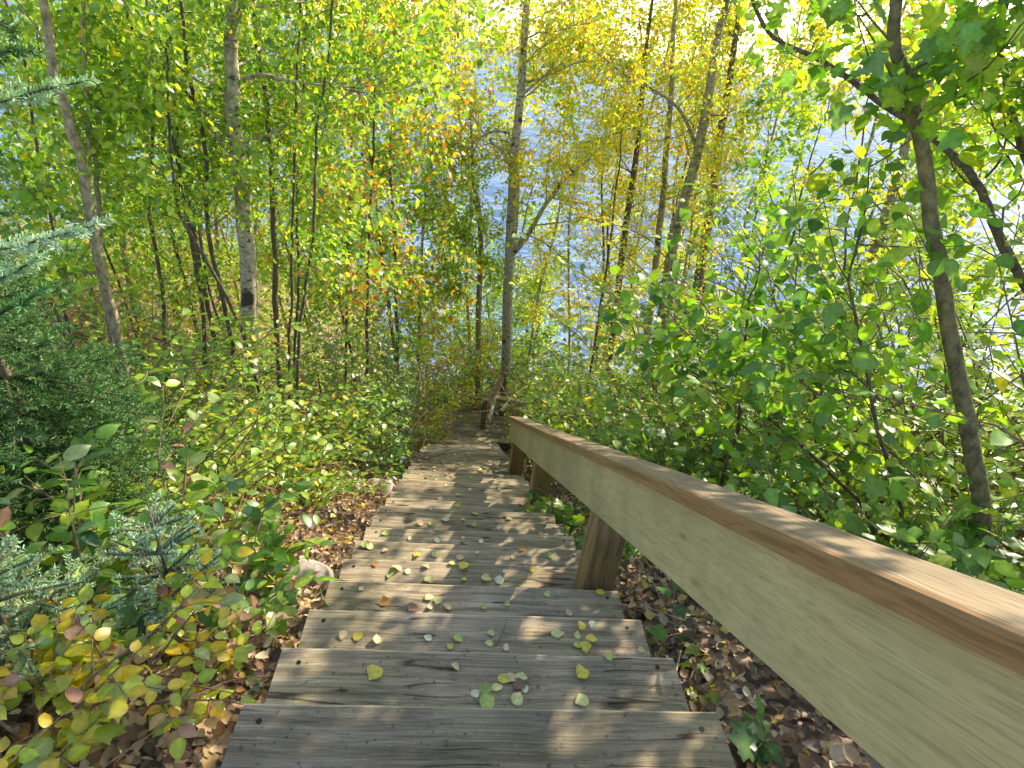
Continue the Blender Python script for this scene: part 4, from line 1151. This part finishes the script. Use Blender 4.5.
# stones by the steps
def stone(label, x, y, s, sq=.6):
    import bmesh
    bm = bmesh.new(); bmesh.ops.create_icosphere(bm, subdivisions=3, radius=s)
    for v in bm.verts:
        c = v.co; f = 1 + .18 * math.sin(c.x / s * 2.3 + 1) * math.cos(c.y / s * 2.1) + .08 * math.sin(c.z / s * 5 + c.x / s * 4)
        v.co = Vector((c.x * f * 1.3, c.y * f, c.z * f * sq))
    me = bpy.data.meshes.new('stone'); bm.to_mesh(me); bm.free(); me.materials.append(M_STONE)
    me.polygons.foreach_set('use_smooth', np.ones(len(me.polygons), bool))
    o = link('stone', me); o.location = (x, y, float(terrain(x, y)) + s * .15); tag(o, label, 'stone')
M_STONE = bark_material('stone_grey', (0.18, 0.15, 0.13), (0.40, 0.34, 0.30), scale=(3, 3, 3))
stone('rounded brownish stone half buried beside the left ends of the near steps', -.80, 1.15, .10)
stone('flat pale stone lying at the left edge of the sunlit steps', -.80, 3.35, .13, .35)

# ------------------------------------------------------------------ fallen leaves on the steps
STEPLEAVES = [
 (375, 674, 'y'), (485, 691, 'g'), (497, 689, 'p'), (503, 680, 'y'), (512, 679, 't'), (521, 678, 'p'), (525, 690, 'w'), (517, 700, 'p'), (475, 695, 'w'), (487, 703, 'g'), (519, 686, 'b'),
 (582, 675, 'y'), (582, 702, 'p'), (608, 655, 'g'), (455, 668, 't'),
 (358, 637, 'y'), (377, 641, 't'), (343, 636, 't'), (428, 639, 'w'), (458, 639, 'g'), (450, 647, 'y'), (491, 634, 'p'), (489, 644, 'p'), (506, 648, 'w'), (557, 635, 'p'), (581, 627, 'y'), (591, 639, 'y'), (577, 636, 'p'), (577, 646, 'g'), (585, 648, 'y'), (592, 625, 'w'), (641, 651, 't'),
 (361, 589, 'w'), (385, 603, 'o'), (429, 598, 't'), (438, 602, 'p'), (448, 608, 't'), (484, 608, 'g'), (507, 605, 'p'), (547, 595, 'p'), (600, 593, 'y'), (569, 613, 't'), (413, 609, 'b'), (430, 608, 't'),
 (375, 565, 'o'), (390, 576, 'g'), (397, 569, 'p'), (408, 572, 'w'), (426, 567, 't'), (429, 580, 'p'), (452, 564, 'g'), (464, 567, 'y'), (464, 580, 'y'), (486, 579, 'p'), (499, 581, 'w'), (505, 572, 'w'), (532, 570, 'y'),
 (365, 546, 'g'), (385, 551, 't'), (417, 556, 'y'), (436, 555, 'p'), (460, 558, 't'), (477, 553, 'p'), (513, 558, 't'), (522, 550, 'o'), (370, 547, 'p'), (550, 556, 'g'),
 (437, 541, 'w'), (463, 538, 'p'), (481, 542, 'w'), (386, 534, 'g'), (410, 539, 't'),
 (431, 524, 'p'), (446, 520, 'w'), (463, 519, 'p'), (475, 514, 'g'), (474, 525, 'g'), (420, 524, 't'), (509, 519, 'g'), (458, 506, 'y'), (498, 504, 'y'), (458, 495, 'p'), (446, 486, 'p'), (471, 477, 'y'),
 (408, 520, 'b'), (505, 517, 'b'), (440, 499, 't'), (487, 498, 'p'), (470, 490, 'w'), (500, 490, 't'), (436, 480, 'p'), (480, 470, 'y'), (452, 468, 'p'), (495, 478, 'b'), (465, 460, 'p'),
 (490, 462, 't'), (455, 455, 'w'), (478, 452, 'p'), (430, 509, 't'), (520, 506, 'b')]
CN = {'y': ('yellow', (.55, .46, .06)), 'g': ('green', (.34, .42, .10)), 'p': ('pale lime', (.54, .53, .22)), 't': ('tan', (.54, .40, .22)), 'w': ('whitish', (.62, .58, .40)), 'b': ('brown', (.20, .10, .06)), 'o': ('orange', (.50, .22, .04))}
def hit_step(px, py):
    d = ray(px, py)
    best = None
    for k in range(0, NT + 1):
        t = (-k * RISE - CAM[2]) / d[2]; p = CAM + d * t
        if abs(p[0]) < HW and (k - 1) * RUN - .003 <= p[1] <= k * RUN + .002:
            if best is None or t < best[0]: best = (t, k, p)
    return best
placed = []
for (px, py, c) in STEPLEAVES:
    h_ = hit_step(px, py)
    if h_ is None: continue
    placed.append((h_[1], c, h_[2]))
ORD = ['nearest', 'second', 'third', 'fourth', 'fifth', 'sixth', 'seventh', 'eighth', 'ninth', 'tenth', 'eleventh', 'twelfth', 'thirteenth', 'fourteenth', 'fifteenth', 'sixteenth', 'seventeenth', 'eighteenth', 'nineteenth', 'twentieth'] + ['far'] * 20
NUM = ['', 'only', 'two', 'three', 'four', 'five', 'six', 'seven', 'eight', 'nine']
from collections import defaultdict
byk = defaultdict(list)
for k, c, p in placed: byk[(k, c)].append(p)
for (k, c), ps in byk.items():
    ps.sort(key=lambda p: p[0])
    cname, rgb = CN[c]
    for i, p in enumerate(ps):
        stepn = ('nearest step' if k == 0 else ORD[k] + ' step down')
        if len(ps) == 1: lb = f'single {cname} fallen leaf on the {stepn}'
        elif len(ps) == 2: lb = f'{["left", "right"][i]} one of two {cname} fallen leaves on the {stepn}'
        else:
            w_ = 'leftmost' if i == 0 else 'rightmost' if i == len(ps) - 1 else ORD[i] + ' from left'
            lb = f'{w_} of the {NUM[len(ps)]} {cname} fallen leaves on the {stepn}'
        s = rng.uniform(.026, .052)
        az = rng.uniform(0, 6.283)
        n0 = np.array([rng.normal() * .16, rng.normal() * .16, 1.0])
        D = np.array([[math.cos(az), math.sin(az), rng.uniform(-.05, .12)]])
        tm = (ROUND[0].copy(), ROUND[1]); tm[0][:, 2] = tm[0][:, 2] * rng.uniform(-1.5, 1.2) + rng.uniform(.0, .35) * tm[0][:, 0] ** 2
        tm[0][:, 1] -= .45
        w_ = rng.normal(size=len(tm[0])) * .035; tm[0][:, 0] += w_ * (np.abs(tm[0][:, 0]) > .03); tm[0][:, 0] *= rng.uniform(.8, 1.05)
        fl = rng.uniform(-.5, .5); tm[0][:, 2] += np.maximum(0, tm[0][:, 0] * (1 if fl > 0 else -1) - .15) * abs(fl) * 2.2
        me = leaf_mesh('fallen_leaf', np.zeros((1, 3)), D, n0[None], [s], np.clip(np.array([rgb]) * rng.uniform(.85, 1.15), 0, .75), tm, [M_LEAF_DRY])
        zz = np.array([v.co.z for v in me.vertices]).min()
        o = link('fallen_leaf', me); o.location = (p[0], min(p[1], k * RUN - .012), -k * RISE - zz + .0035)
        tag(o, lb, 'fallen leaf', 'fallen leaves lying on the steps')
# stick on the third step
h_ = hit_step(504, 634)
if h_:
    a_ = h_[2]; mb = MB(); pts = np.array([[-.035, -.055, .006], [-.012, -.015, .009], [.0, .015, .007], [.012, .055, .012]])
    mb.tube(pts, [.0028, .0025, .002, .001], 5)
    o = mb.build('twig', [M_TWIG]); o.location = tuple(a_); tag(o, 'short curved brown twig lying beside pale leaves on a near step', 'twig')
